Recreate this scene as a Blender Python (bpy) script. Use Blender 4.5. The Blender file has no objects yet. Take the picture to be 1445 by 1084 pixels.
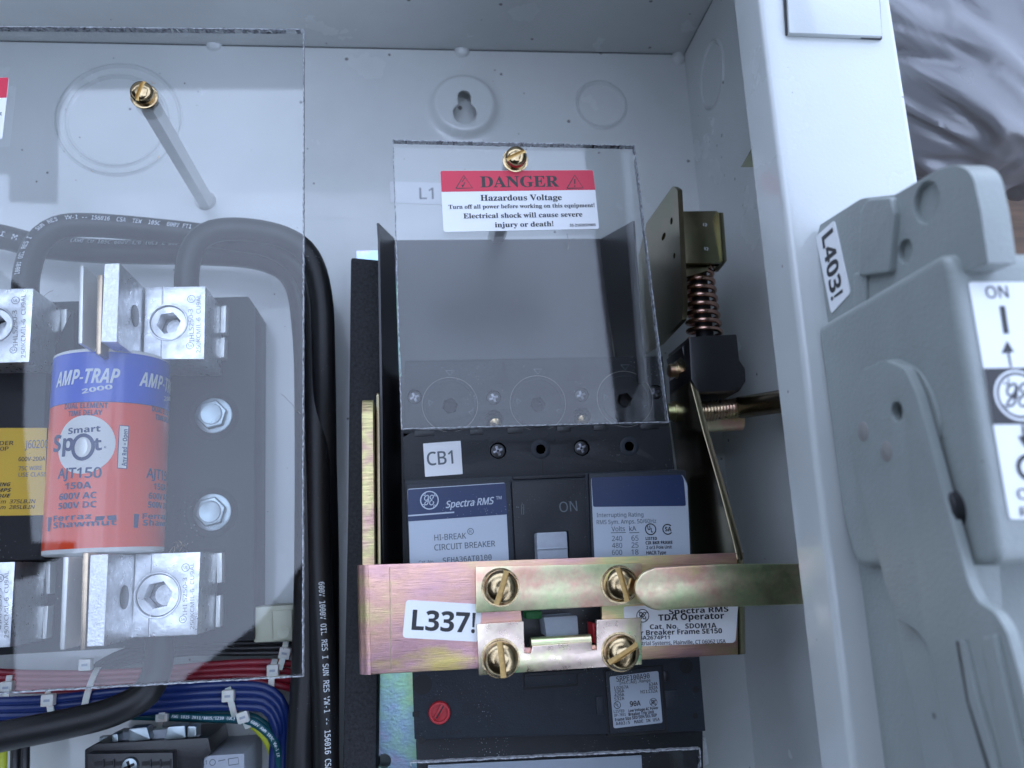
import bpy, bmesh, math, random, os
from mathutils import Vector, Matrix, noise
from mathutils.geometry import tessellate_polygon
random.seed(7)
S = 0.001                      # everything below is written in millimetres
sc = bpy.context.scene
COL = sc.collection

# ------------------------------------------------------------------ camera
F = 1200.0; PPX, PPY = 722.5, 542.0; D = 430.0
_dn = Vector((590-722.5, -(796-542), -F)).normalized()
ZC = -_dn
YC = Vector((430-722.5, 5360+542, -F)); YC = (YC - ZC*YC.dot(ZC)).normalized()
XC = YC.cross(ZC)
R = Matrix((XC, YC, ZC))       # camera axes -> world axes
camd = bpy.data.cameras.new('camera'); cam = bpy.data.objects.new('camera', camd); COL.objects.link(cam)
M = R.to_4x4(); M.translation = Vector((0, 0, D*S)); cam.matrix_world = M
camd.sensor_fit = 'HORIZONTAL'; camd.sensor_width = 36.0; camd.lens = 36.0*F/1445.0
camd.clip_start = 0.005; camd.clip_end = 200.0
camd.dof.use_dof = True; camd.dof.focus_distance = 0.335; camd.dof.aperture_fstop = 12.5
sc.camera = cam

# ------------------------------------------------------------------ sky, sun, exposure
SUN_EL, SUN_AZ = math.radians(45), math.radians(187)
w = bpy.data.worlds.new('World'); sc.world = w; w.use_nodes = True
nt = w.node_tree; nt.nodes.clear()
sky = nt.nodes.new('ShaderNodeTexSky'); sky.sky_type = 'NISHITA'; sky.sun_disc = False
sky.sun_elevation = SUN_EL; sky.sun_rotation = SUN_AZ; sky.dust_density = 1.0; sky.air_density = 1.0
bg = nt.nodes.new('ShaderNodeBackground'); bg.inputs[1].default_value = 0.15
out = nt.nodes.new('ShaderNodeOutputWorld')
tc = nt.nodes.new('ShaderNodeTexCoord'); nz = nt.nodes.new('ShaderNodeTexNoise'); nz.inputs['Scale'].default_value = 2.2; nz.inputs['Detail'].default_value = 6
cr = nt.nodes.new('ShaderNodeValToRGB'); cr.color_ramp.elements[0].position = 0.25; cr.color_ramp.elements[1].position = 0.75
cr.color_ramp.elements[0].color = (0.5, 0.5, 0.5, 1); cr.color_ramp.elements[1].color = (.85, .85, .85, 1)
mx = nt.nodes.new('ShaderNodeMix'); mx.data_type = 'RGBA'; mx.inputs['B'].default_value = (7.6, 9.1, 12.3, 1)   # thin bright cloud sheet
nt.links.new(tc.outputs['Generated'], nz.inputs['Vector']); nt.links.new(nz.outputs['Fac'], cr.inputs[0])
sp_ = nt.nodes.new('ShaderNodeSeparateXYZ'); nt.links.new(tc.outputs['Generated'], sp_.inputs[0]); mrz = nt.nodes.new('ShaderNodeMapRange')
mrz.inputs[1].default_value = 0; mrz.inputs[2].default_value = 1; mrz.inputs[3].default_value = 1.15; mrz.inputs[4].default_value = 1.1
mulz = nt.nodes.new('ShaderNodeMath'); mulz.operation = 'MULTIPLY'; nt.links.new(sp_.outputs[2], mrz.inputs[0]); nt.links.new(mrz.outputs[0], mulz.inputs[0]); nt.links.new(cr.outputs[0], mulz.inputs[1])
nt.links.new(mulz.outputs[0], mx.inputs['Factor']); nt.links.new(sky.outputs[0], mx.inputs['A'])
nt.links.new(mx.outputs['Result'], bg.inputs[0]); nt.links.new(bg.outputs[0], out.inputs[0])
sund = bpy.data.lights.new('sun', 'SUN'); sund.energy = 1.5; sund.angle = math.radians(14); sund.color = (1, 0.95, 0.88)
sun = bpy.data.objects.new('sun', sund); COL.objects.link(sun)
sd = Vector((math.sin(SUN_AZ)*math.cos(SUN_EL), math.cos(SUN_AZ)*math.cos(SUN_EL), math.sin(SUN_EL)))
sun.rotation_euler = sd.to_track_quat('Z', 'Y').to_euler(); sun.location = sd*5
sc.view_settings.view_transform = 'Standard'; sc.view_settings.look = 'None'; sc.view_settings.gamma = 1
sc.view_settings.exposure = 1.22
sc.cycles.max_bounces = 10; sc.cycles.transparent_max_bounces = 16; sc.cycles.diffuse_bounces = 5

# ------------------------------------------------------------------ pixel <-> place
def ray(px, py):
    return R @ Vector((px-PPX, -(py-PPY), -F)) if False else (XC_T(px, py))
def XC_T(px, py):
    c = Vector((px-PPX, -(py-PPY), -F))
    return Vector((XC.dot(c), YC.dot(c), ZC.dot(c)))
def P(px, py, z=0.0):
    d = XC_T(px, py); t = (D-z)/-d.z
    return (d.x*t, d.y*t)
def P3(px, py, z=0.0):
    x, y = P(px, py, z); return Vector((x, y, z))
def Q(v):
    q = Vector((v[0], v[1], v[2]-D)); c = XC*q.x + YC*q.y + ZC*q.z
    return (PPX - c.x/c.z*F, PPY + c.y/c.z*F)
class PZ:                       # horizontal plane, written on from above
    def __init__(s, z): s.z = z
    def uv(s, px, py): return Vector(P(px, py, s.z))
    def at(s, u, v, o=0): return Vector((u, v, s.z+o))
class PX:                       # vertical plane facing -x; u runs along -y, v up
    def __init__(s, x): s.x = x
    def uv(s, px, py):
        d = XC_T(px, py); t = s.x/d.x
        return Vector((-d.y*t, D+d.z*t))
    def at(s, u, v, o=0): return Vector((s.x-o, -u, v))
class CY:                       # cylinder lying along y
    def __init__(s, cx, cz, r): s.cx, s.cz, s.r = cx, cz, r
    def uv(s, px, py):
        d = XC_T(px, py); ox, oz = -s.cx, D-s.cz
        a = d.x*d.x+d.z*d.z; b = 2*(ox*d.x+oz*d.z); c = ox*ox+oz*oz-s.r*s.r
        q = max(b*b-4*a*c, 0); t = (-b-math.sqrt(q))/(2*a)
        x, z = d.x*t-s.cx, D+d.z*t-s.cz
        return Vector((s.r*math.atan2(x, z), d.y*t))
    def at(s, u, v, o=0):
        a = u/s.r; return Vector((s.cx+(s.r+o)*math.sin(a), v, s.cz+(s.r+o)*math.cos(a)))

# ------------------------------------------------------------------ materials
def mat(name, col, rough=0.5, metal=0.0, **k):
    m = bpy.data.materials.new(name); m.use_nodes = True; n = m.node_tree; b = n.nodes['Principled BSDF']
    b.inputs['Base Color'].default_value = (*col, 1); b.inputs['Roughness'].default_value = rough; b.inputs['Metallic'].default_value = metal
    if 'coat' in k: b.inputs['Coat Weight'].default_value = k['coat']; b.inputs['Coat Roughness'].default_value = k.get('coat_r', .08)
    if 'spec' in k: b.inputs['Specular IOR Level'].default_value = k['spec']
    if 'sss' in k: b.inputs['Subsurface Weight'].default_value = k['sss']; b.inputs['Subsurface Scale'].default_value = .002
    L = n.links; tcn = n.nodes.new('ShaderNodeTexCoord')
    def nse(scale, detail=4, stretch=None, rough=.5):
        x = n.nodes.new('ShaderNodeTexNoise'); x.inputs['Scale'].default_value = scale; x.inputs['Detail'].default_value = detail; x.inputs['Roughness'].default_value = rough
        if stretch:
            mp = n.nodes.new('ShaderNodeMapping'); mp.inputs['Scale'].default_value = stretch
            L.new(tcn.outputs['Object'], mp.inputs[0]); L.new(mp.outputs[0], x.inputs['Vector'])
        else: L.new(tcn.outputs['Object'], x.inputs['Vector'])
        return x
    src = None
    if 'ramp' in k:              # list of (pos, colour) over a noise
        x = nse(k.get('rscale', 60), 5, k.get('rstretch'), .6); r = n.nodes.new('ShaderNodeValToRGB'); e = r.color_ramp.elements
        e[0].position, e[0].color = k['ramp'][0][0], (*k['ramp'][0][1], 1); e[1].position, e[1].color = k['ramp'][-1][0], (*k['ramp'][-1][1], 1)
        for p, c in k['ramp'][1:-1]: q = e.new(p); q.color = (*c, 1)
        L.new(x.outputs['Fac'], r.inputs[0]); src = r.outputs[0]
    if 'mottle' in k:            # multiply by a fine light/dark variation
        amt, scl = k['mottle'][:2]; x = nse(scl, 6, k['mottle'][2] if len(k['mottle']) > 2 else None, .65)
        mr = n.nodes.new('ShaderNodeMapRange'); mr.inputs[1].default_value = .3; mr.inputs[2].default_value = .7; mr.inputs[3].default_value = 1-amt; mr.inputs[4].default_value = 1+amt
        L.new(x.outputs['Fac'], mr.inputs[0])
        mm = n.nodes.new('ShaderNodeMix'); mm.data_type = 'RGBA'; mm.blend_type = 'MULTIPLY'; mm.inputs['Factor'].default_value = 1
        if src: L.new(src, mm.inputs['A'])
        else: mm.inputs['A'].default_value = (*col, 1)
        L.new(mr.outputs[0], mm.inputs['B']); src = mm.outputs['Result']
    if 'dust' in k:              # pale specks
        dens, scl = k['dust']; v = n.nodes.new('ShaderNodeTexVoronoi'); v.inputs['Scale'].default_value = scl*1.7; v.inputs['Randomness'].default_value = 1
        L.new(tcn.outputs['Object'], v.inputs['Vector'])
        x = nse(45, 3); lt = n.nodes.new('ShaderNodeMath'); lt.operation = 'LESS_THAN'
        ml = n.nodes.new('ShaderNodeMath'); ml.operation = 'MULTIPLY'; ml.inputs[1].default_value = dens*.75
        pw = n.nodes.new('ShaderNodeMath'); pw.operation = 'POWER'; pw.inputs[1].default_value = 4
        L.new(x.outputs['Fac'], pw.inputs[0]); L.new(pw.outputs[0], ml.inputs[0]); L.new(v.outputs['Distance'], lt.inputs[0]); L.new(ml.outputs[0], lt.inputs[1])
        mm = n.nodes.new('ShaderNodeMix'); mm.data_type = 'RGBA'; mm.inputs['B'].default_value = (*k.get('dustc', (.45, .46, .48)), 1)
        if src: L.new(src, mm.inputs['A'])
        else: mm.inputs['A'].default_value = (*col, 1)
        L.new(lt.outputs[0], mm.inputs['Factor']); src = mm.outputs['Result']
    if src: L.new(src, b.inputs['Base Color'])
    if 'rvar' in k:
        x = nse(k['rvar'][1], 5); mr = n.nodes.new('ShaderNodeMapRange'); mr.inputs[1].default_value = .3; mr.inputs[2].default_value = .7
        mr.inputs[3].default_value = max(0.02, rough-k['rvar'][0]); mr.inputs[4].default_value = rough+k['rvar'][0]
        L.new(x.outputs['Fac'], mr.inputs[0]); L.new(mr.outputs[0], b.inputs['Roughness'])
    if 'bump' in k:              # (strength, scale, stretch)
        st, scl = k['bump'][:2]; x = nse(scl, 4, k['bump'][2] if len(k['bump']) > 2 else None)
        bp = n.nodes.new('ShaderNodeBump'); bp.inputs['Strength'].default_value = st; bp.inputs['Distance'].default_value = .0003
        L.new(x.outputs['Fac'], bp.inputs['Height']); L.new(bp.outputs[0], b.inputs['Normal'])
    return m
gold, pink, green, blu = (.80, .66, .38), (.78, .52, .50), (.52, .70, .42), (.55, .62, .66)
MT = dict(
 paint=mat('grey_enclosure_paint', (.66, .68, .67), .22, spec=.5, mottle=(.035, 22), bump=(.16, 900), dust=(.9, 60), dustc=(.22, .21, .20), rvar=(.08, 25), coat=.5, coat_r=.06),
 flange=mat('enclosure_paint_darkened', (.48, .50, .49), .25, mottle=(.03, 20), bump=(.16, 900), dust=(.7, 60), dustc=(.22, .21, .20), rvar=(.08, 25), coat=.5, coat_r=.06),  # same enclosure paint, darkened to offset the strong light on the flange
 handle=mat('grey_moulded_paint', (.26, .285, .275), .38, mottle=(.05, 60), bump=(.5, 1100), dust=(.8, 60), dustc=(.10, .10, .10)),
 white=mat('white_label_paper', (.80, .81, .83), .4, mottle=(.015, 80)),
 ink=mat('black_label_ink', (.018, .018, .02), .45),
 greyink=mat('grey_label_ink', (.10, .12, .14), .45),
 blueink=mat('blue_print', (.012, .03, .13), .4),
 whiteink=mat('white_print', (.72, .76, .80), .4),
 red=mat('red_label_print', (.62, .02, .06), .4),
 navy=mat('navy_label_print', (.020, .035, .10), .30, dust=(.9, 700)),
 silver=mat('silver_label', (.42, .47, .54), .35, .15, dust=(.35, 600)),
 plastic=mat('charcoal_moulded_plastic', (.017, .019, .023), .48, spec=.38, bump=(.35, 1500), mottle=(.10, 150), dust=(1.1, 650)),
 plastic2=mat('slate_moulded_plastic', (.021, .026, .035), .5, spec=.38, bump=(.35, 1500), mottle=(.14, 120), dust=(.8, 650)),
 black=mat('black_plastic', (.012, .012, .014), .35, bump=(.15, 900), dust=(.8, 500)),
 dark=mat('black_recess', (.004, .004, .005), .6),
 fish=mat('dark_insulating_sheet', (.022, .022, .026), .34, spec=.6, mottle=(.12, 60)),
 foam=mat('black_foam_rubber', (.016, .017, .020), .7, bump=(1.0, 900), mottle=(.9, 700)),
 base=mat('black_block_plastic', (.012, .012, .015), .55, spec=.3, bump=(.2, 600), dust=(1.0, 500)),
 cable=mat('black_cable_jacket', (.009, .009, .010), .42, spec=.38, mottle=(.2, 60), bump=(.1, 300), dust=(.45, 500)),
 alu=mat('tinned_aluminium', (.74, .75, .77), .36, .92, mottle=(.14, 260), rvar=(.12, 300), bump=(.25, 900)),
 alus=mat('sawn_aluminium', (.80, .81, .83), .45, .85, mottle=(.16, 500), bump=(.5, 1200)),
 steel=mat('bright_zinc_steel', (.30, .35, .37), .34, .95, mottle=(.1, 100), rvar=(.08, 150)),
 post=mat('dull_zinc_steel', (.72, .73, .70), .36, .55, mottle=(.06, 80), rvar=(.06, 100)),
 brass=mat('yellow_zinc_screw', (.55, .42, .25), .20, 1, ramp=[(.3, (.36, .25, .13)), (.5, (.50, .38, .22)), (.7, (.27, .21, .13))], rscale=180, rvar=(.1, 300), bump=(.2, 500)),
 copper=mat('copper', (.56, .42, .28), .32, 1, mottle=(.15, 150)),
 spring=mat('copper_brown_spring', (.52, .32, .25), .25, 1, mottle=(.2, 120)),
 zbrush=mat('brushed_yellow_zinc', gold, .34, 1, ramp=[(.30, (.36, .52, .26)), (.39, (.66, .54, .26)), (.47, (.70, .41, .32)), (.57, (.62, .36, .38)), (.66, (.70, .54, .20))], rscale=17, rstretch=(.8, 1.8, 1), mottle=(.13, 60, (2, 90, 1)), bump=(.35, 60, (2, 120, 1)), rvar=(.06, 80)),
 zmott=mat('mottled_yellow_zinc', gold, .33, 1, ramp=[(.30, (.48, .64, .36)), (.42, (.68, .72, .40)), (.50, (.76, .66, .42)), (.57, (.78, .46, .34)), (.68, (.74, .64, .24))], rscale=30, mottle=(.08, 600), rvar=(.05, 400)),
 zrain=mat('iridescent_zinc', gold, .30, 1, ramp=[(.36, (.76, .66, .50)), (.50, (.80, .62, .52)), (.57, (.78, .72, .44)), (.62, (.42, .76, .38)), (.65, (.72, .40, .70)), (.70, (.46, .74, .42)), (.78, (.78, .70, .50))], rscale=30, mottle=(.06, 500), rvar=(.06, 300)),
 zplate=mat('iridescent_plate', gold, .32, 1, ramp=[(.30, (.80, .80, .42)), (.42, (.45, .78, .50)), (.52, (.42, .60, .75)), (.60, (.62, .48, .72)), (.70, (.62, .80, .52))], rscale=22, mottle=(.12, 700), bump=(.2, 800)),
 zdark=mat('olive_and_shaded_zinc', (.30, .27, .16), .26, 1, ramp=[(.30, (.22, .23, .13)), (.5, (.30, .25, .16)), (.7, (.28, .20, .16))], rscale=18, mottle=(.06, 300)),
 zedge=mat('sheared_zinc_edge', gold, .42, 1, ramp=[(.35, (.50, .34, .22)), (.48, (.52, .46, .22)), (.62, (.46, .28, .24))], rscale=60, mottle=(.35, 500, (.3, 3, .3)), bump=(.8, 300, (.3, 4, .3))),
 toggle=mat('grey_toggle_plastic', (.30, .33, .38), .45, mottle=(.06, 300), bump=(.2, 800)),
 fred=mat('fuse_red_print', (.88, .075, .018), .30, coat=.35, coat_r=.05),
 fblue=mat('fuse_blue_print', (.010, .075, .58), .30, coat=.35, coat_r=.05),
 fwhite=mat('fuse_white_body', (.74, .74, .72), .4),
 yellow=mat('yellow_label', (.66, .42, .02), .45),
 knob=mat('red_knob', (.52, .02, .03), .4),
 greenp=mat('green_flag', (.01, .16, .03), .5),
 wred=mat('red_wire', (.20, .008, .020), .35, mottle=(.1, 60)),
 wblue=mat('blue_wire', (.005, .018, .10), .33, mottle=(.1, 60)),
 wteal=mat('teal_wire', (.006, .07, .09), .35, mottle=(.1, 60)),
 wyel=mat('yellow_green_wire', (.42, .46, .03), .4),
 tie=mat('translucent_nylon', (.58, .58, .54), .4, sss=.3),
 cream=mat('cream_plastic', (.50, .50, .38), .45),
 dimple=mat('weathered_pin', (.24, .23, .22), .5),
 wood=mat('brown_boards', (.09, .05, .028), .7, mottle=(.5, 14, (1, 9, 1)), bump=(.5, 40, (1, 14, 1))),
 blocker=mat('dark_light_blocker', (.05, .047, .042), .8, mottle=(.2, 8)),
 bag=mat('silver_plastic_film', (.17, .17, .18), .34, .3, coat=.3, coat_r=.25, mottle=(.08, 12), bump=(.5, 70), rvar=(.08, 30)),
)
# clear acrylic sheet: see-through with true fresnel reflection on both faces
def acrylic():
    m = bpy.data.materials.new('clear_acrylic'); m.use_nodes = True; n = m.node_tree; n.nodes.clear(); L = n.links
    o = n.nodes.new('ShaderNodeOutputMaterial'); mx = n.nodes.new('ShaderNodeMixShader'); t = n.nodes.new('ShaderNodeBsdfTransparent'); g = n.nodes.new('ShaderNodeBsdfGlossy')
    fr = n.nodes.new('ShaderNodeFresnel'); fr.inputs[0].default_value = 1.48
    t.inputs[0].default_value = (.975, .982, .985, 1); g.inputs['Roughness'].default_value = .012
    x = n.nodes.new('ShaderNodeTexNoise'); x.inputs['Scale'].default_value = 14; tcn = n.nodes.new('ShaderNodeTexCoord'); L.new(tcn.outputs['Object'], x.inputs['Vector'])
    bp = n.nodes.new('ShaderNodeBump'); bp.inputs['Strength'].default_value = .08; bp.inputs['Distance'].default_value = .0004; L.new(x.outputs['Fac'], bp.inputs['Height']); L.new(bp.outputs[0], g.inputs['Normal'])
    L.new(fr.outputs[0], mx.inputs[0]); L.new(t.outputs[0], mx.inputs[1]); L.new(g.outputs[0], mx.inputs[2]); L.new(mx.outputs[0], o.inputs[0]); return m
MT['acrylic'] = acrylic()
MT['cut'] = mat('rough_sawn_acrylic', (.30, .31, .33), .35, mottle=(.95, 700, (1, 1, 1)), bump=(1, 900))

# ------------------------------------------------------------------ object helpers
ORG = {}
def thing(name, label, cat, loc=(0, 0, 0), group=None):
    o = bpy.data.objects.new(name, None); COL.objects.link(o); o.location = Vector(loc)*S; o.empty_display_size = .01
    o['label'] = label; o['category'] = cat
    if group: o['group'] = group
    ORG[o.name] = Vector(loc); return o
def tag(o, label, cat, group=None, kind=None):
    if label: o['label'] = label
    if cat: o['category'] = cat
    if group: o['group'] = group
    if kind: o['kind'] = kind
    return o
def mk(name, verts, faces, m, parent=None, sharp=35, smooth=True):
    verts = [Vector(v) for v in verts]
    if parent is None:
        n = len(verts); c = sum(verts, Vector())/n; c.z = min(v.z for v in verts); org = c
    else: org = ORG[parent.name]
    me = bpy.data.meshes.new(name); me.from_pydata([(v-org)*S for v in verts], [], faces)
    me.validate(); bm = bmesh.new(); bm.from_mesh(me); bmesh.ops.recalc_face_normals(bm, faces=bm.faces) if len(faces) > 1 else None; bm.to_mesh(me); bm.free()
    if smooth:
        me.polygons.foreach_set('use_smooth', [True]*len(me.polygons)); me.set_sharp_from_angle(angle=math.radians(sharp))
    me.materials.append(MT[m] if isinstance(m, str) else m)
    o = bpy.data.objects.new(name, me); COL.objects.link(o)
    if parent is None: o.location = org*S
    else: o.parent = parent
    ORG[o.name] = org; return o
def area(p): return .5*sum(p[i][0]*p[(i+1) % len(p)][1]-p[(i+1) % len(p)][0]*p[i][1] for i in range(len(p)))
def rnd(pts, r, n=4):           # round the corners of a polygon
    out = []; N = len(pts)
    for i in range(N):
        rr = r[i] if isinstance(r, (list, tuple)) else r
        a, b, c = Vector(pts[i-1]), Vector(pts[i]), Vector(pts[(i+1) % N]); u = a-b; v = c-b
        if rr <= 0 or u.length < 1e-6 or v.length < 1e-6: out.append(tuple(b)); continue
        d = min(rr, u.length*.49, v.length*.49); p, q = b+u.normalized()*d, b+v.normalized()*d
        for k in range(n+1):
            t = k/n; out.append(tuple((1-t)**2*p+2*t*(1-t)*b+t*t*q))
    return out
def circ(c, r, n=28, ry=None): return [(c[0]+r*math.cos(2*math.pi*i/n), c[1]+(ry or r)*math.sin(2*math.pi*i/n)) for i in range(n)]
def prism(name, loops, t0, t1, m, parent=None, bevel=0.0, frame=None, seg=2):
    """loops in a 2-D frame (first the outline, the rest holes), from depth t0 (front) to t1 (back)"""
    if not isinstance(loops[0][0], (tuple, list, Vector)): loops = [loops]
    loops = [list(map(lambda q: (q[0], q[1]), l)) for l in loops]
    loops = [l if (area(l) > 0) == (i == 0) else l[::-1] for i, l in enumerate(loops)]
    fr = frame or (lambda u, v, t: Vector((u, v, t)))
    flat = [p for l in loops for p in l]; n = len(flat)
    verts = [fr(u, v, t0) for u, v in flat]+[fr(u, v, t1) for u, v in flat]; faces = []
    if len(loops) == 1: faces += [list(range(n)), list(range(2*n-1, n-1, -1))]
    else:
        tr = tessellate_polygon([[Vector((u, v, 0)) for u, v in l] for l in loops])
        for a, b, c in tr: faces += [(a, b, c), (c+n, b+n, a+n)]
    s = 0
    for l in loops:
        k = len(l)
        for i in range(k): a, b = s+i, s+(i+1) % k; faces.append((a, a+n, b+n, b))
        s += k
    o = mk(name, verts, faces, m, parent)
    if bevel > 0:
        bm = bmesh.new(); bm.from_mesh(o.data)
        if len(loops) > 1: bmesh.ops.dissolve_limit(bm, angle_limit=.01, verts=bm.verts, edges=bm.edges)
        ed = [e for e in bm.edges if len(e.link_faces) == 2 and e.calc_face_angle(0) > math.radians(50)]
        bmesh.ops.bevel(bm, geom=ed, offset=bevel*S, segments=seg, affect='EDGES', profile=.6, clamp_overlap=True)
        bm.to_mesh(o.data); bm.free(); o.data.polygons.foreach_set('use_smooth', [True]*len(o.data.polygons)); o.data.set_sharp_from_angle(angle=math.radians(30))
    return o
def slab(name, px, zt, zb, m, parent=None, bevel=.3, r=0, holes=(), seg=2, n=4):
    """plate whose top outline is read at height zt"""
    pts = [P(x, y, zt) for x, y in px]
    if r: pts = rnd(pts, r, n)
    return prism(name, [pts]+list(holes), zt, zb, m, parent, bevel, seg=seg)
def xplate(name, px, x0, x1, m, parent=None, bevel=.3, r=0, holes=(), seg=2, n=4):
    """plate standing in the plane x = x0 (facing -x), back at x1"""
    pl = PX(x0); pts = [tuple(pl.uv(a, b)) for a, b in px]
    if r: pts = rnd(pts, r, n)
    return prism(name, [pts]+list(holes), x0, x1, m, parent, bevel, frame=lambda u, v, t: Vector((t, -u, v)), seg=seg)
def box(name, x0, x1, y0, y1, z0, z1, m, parent=None, bevel=.3, seg=2):
    return prism(name, [(x0, y0), (x1, y0), (x1, y1), (x0, y1)], z1, z0, m, parent, bevel, seg=seg)
def basis(ax):
    a = Vector(ax).normalized(); t = Vector((0, 1, 0)) if abs(a.y) < .9 else Vector((1, 0, 0))
    u = t.cross(a).normalized(); return u, a.cross(u), a
def lathe(name, c, ax, prof, m, parent=None, seg=28, sharp=40):
    u, v, a = basis(ax); c = Vector(c); vs, fs = [], []
    for r, h in prof:
        for i in range(seg):
            t = 2*math.pi*i/seg; vs.append(c+a*h+(u*math.cos(t)+v*math.sin(t))*max(r, 1e-4))
    for k in range(len(prof)-1):
        for i in range(seg):
            j = (i+1) % seg; fs.append((k*seg+i, k*seg+j, (k+1)*seg+j, (k+1)*seg+i))
    fs.append(list(range(seg))); fs.append(list(range((len(prof)-1)*seg, len(prof)*seg)))
    return mk(name, vs, fs, m, parent, sharp)
def spline(pts, step=2.0):
    pts = [Vector(p) for p in pts]; out = []
    for i in range(len(pts)-1):
        p0 = pts[i-1] if i else pts[0]*2-pts[1]; p1, p2 = pts[i], pts[i+1]; p3 = pts[i+2] if i+2 < len(pts) else pts[-1]*2-pts[-2]
        k = max(2, int((p2-p1).length/step))
        for j in range(k):
            t = j/k; t2, t3 = t*t, t*t*t
            out.append(.5*((2*p1)+(p2-p0)*t+(2*p0-5*p1+4*p2-p3)*t2+(3*p1-p0-3*p2+p3)*t3))
    out.append(pts[-1]); return out
def tube(name, path, r, m, parent=None, seg=16, sharp=50):
    vs, fs = [], []; n = len(path); up = None; rf = r if callable(r) else (lambda t: r)
    for i, p in enumerate(path):
        t = (path[min(i+1, n-1)]-path[max(i-1, 0)]).normalized()
        if up is None: up = Vector((0, 0, 1)) if abs(t.z) < .9 else Vector((0, 1, 0))
        up = (up-t*up.dot(t)).normalized(); s = t.cross(up); rr = rf(i/(n-1))
        for k in range(seg): a = 2*math.pi*k/seg; vs.append(p+(up*math.cos(a)+s*math.sin(a))*rr)
    for i in range(n-1):
        for k in range(seg): j = (k+1) % seg; fs.append((i*seg+k, i*seg+j, (i+1)*seg+j, (i+1)*seg+k))
    fs.append(list(range(seg))); fs.append(list(range((n-1)*seg, n*seg)))
    return mk(name, vs, fs, m, parent, sharp)
def pxpath(pts, step=2.0): return spline([P3(*p) for p in pts], step)
def join(name, objs, parent=None):      # merge several meshes (same parent) into one part
    a = objs[0]; bm = bmesh.new(); mats = []
    for o in objs:
        for mm in o.data.materials:
            if mm not in mats: mats.append(mm)
    for o in objs:
        k = mats.index(o.data.materials[0]); n0 = len(bm.faces); bm.from_mesh(o.data); bm.faces.ensure_lookup_table()
        for f in bm.faces[n0:]: f.material_index = k
    me = bpy.data.meshes.new(name); bm.to_mesh(me); bm.free()
    for mm in mats: me.materials.append(mm)
    for o in objs[1:]: bpy.data.objects.remove(o)
    a.data = me; old = ORG.pop(a.name); a.name = name; ORG[a.name] = old; return a

# ------------------------------------------------------------------ writing
def font(fn):
    try: return bpy.data.fonts.load(os.path.join(bpy.utils.system_resource('DATAFILES'), 'fonts', fn))
    except Exception: return None
FONTS = {'s': font('NotoSansMath-Regular.woff2'), 'm': font('DejaVuSansMono.woff2')}
STY = {'r': (0x1D400, 0x1D41A, 0x1D7CE), 'b': (0x1D5D4, 0x1D5EE, 0x1D7EC), 'i': (0x1D63C, 0x1D656, 0x1D7EC)}   # bold serif, bold sans, bold italic letters
def restyle(t, k):
    A, a, d = STY[k]
    return ''.join(chr(A+ord(c)-65) if 'A' <= c <= 'Z' else chr(a+ord(c)-97) if 'a' <= c <= 'z' else chr(d+ord(c)-48) if '0' <= c <= '9' else c for c in t)
CACHE = {}
def glyphs(s, bold=.0, fnt='s', shear=0.0, spacing=1.0):
    key = (s, bold, fnt, shear, spacing)
    if key in CACHE: return CACHE[key]
    if fnt == 's' and bold >= .02: fnt = 'i' if shear > 0 else 'b'
    if fnt in STY and FONTS['s']: s = restyle(s, fnt); bold = .007; fnt = 's'; shear = 0 if shear == 0 or key[2] != 's' else shear*.35
    if fnt in STY: fnt = 's'
    c = bpy.data.curves.new('t', 'FONT'); c.body = s; c.size = 1; c.shear = shear; c.space_character = spacing; c.resolution_u = 3
    if FONTS[fnt]: c.font = FONTS[fnt]
    o = bpy.data.objects.new('t', c); COL.objects.link(o); dg = bpy.context.evaluated_depsgraph_get(); me = bpy.data.meshes.new_from_object(o.evaluated_get(dg))
    v = [tuple(x.co) for x in me.vertices]; f = [tuple(p.vertices) for p in me.polygons]
    bpy.data.objects.remove(o); bpy.data.curves.remove(c); bpy.data.meshes.remove(me)
    if bold > .001:
        n = len(v); v0, f0 = v, f; v, f = list(v0), list(f0)
        for dx, dy in ((bold, 0), (-bold, 0), (0, bold*.7), (0, -bold*.7), (bold*.75, bold*.55), (-bold*.75, -bold*.55)):
            b_ = len(v); v += [(q[0]+dx, q[1]+dy, (b_//n)*.0025) for q in v0]; f += [tuple(i+b_ for i in t) for t in f0]
    CACHE[key] = (v, f); return v, f
CAPH = {}
def caph(fnt):
    if fnt not in CAPH: CAPH[fnt] = max(q[1] for q in glyphs('H', 0, fnt)[0])
    return CAPH[fnt]
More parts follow.
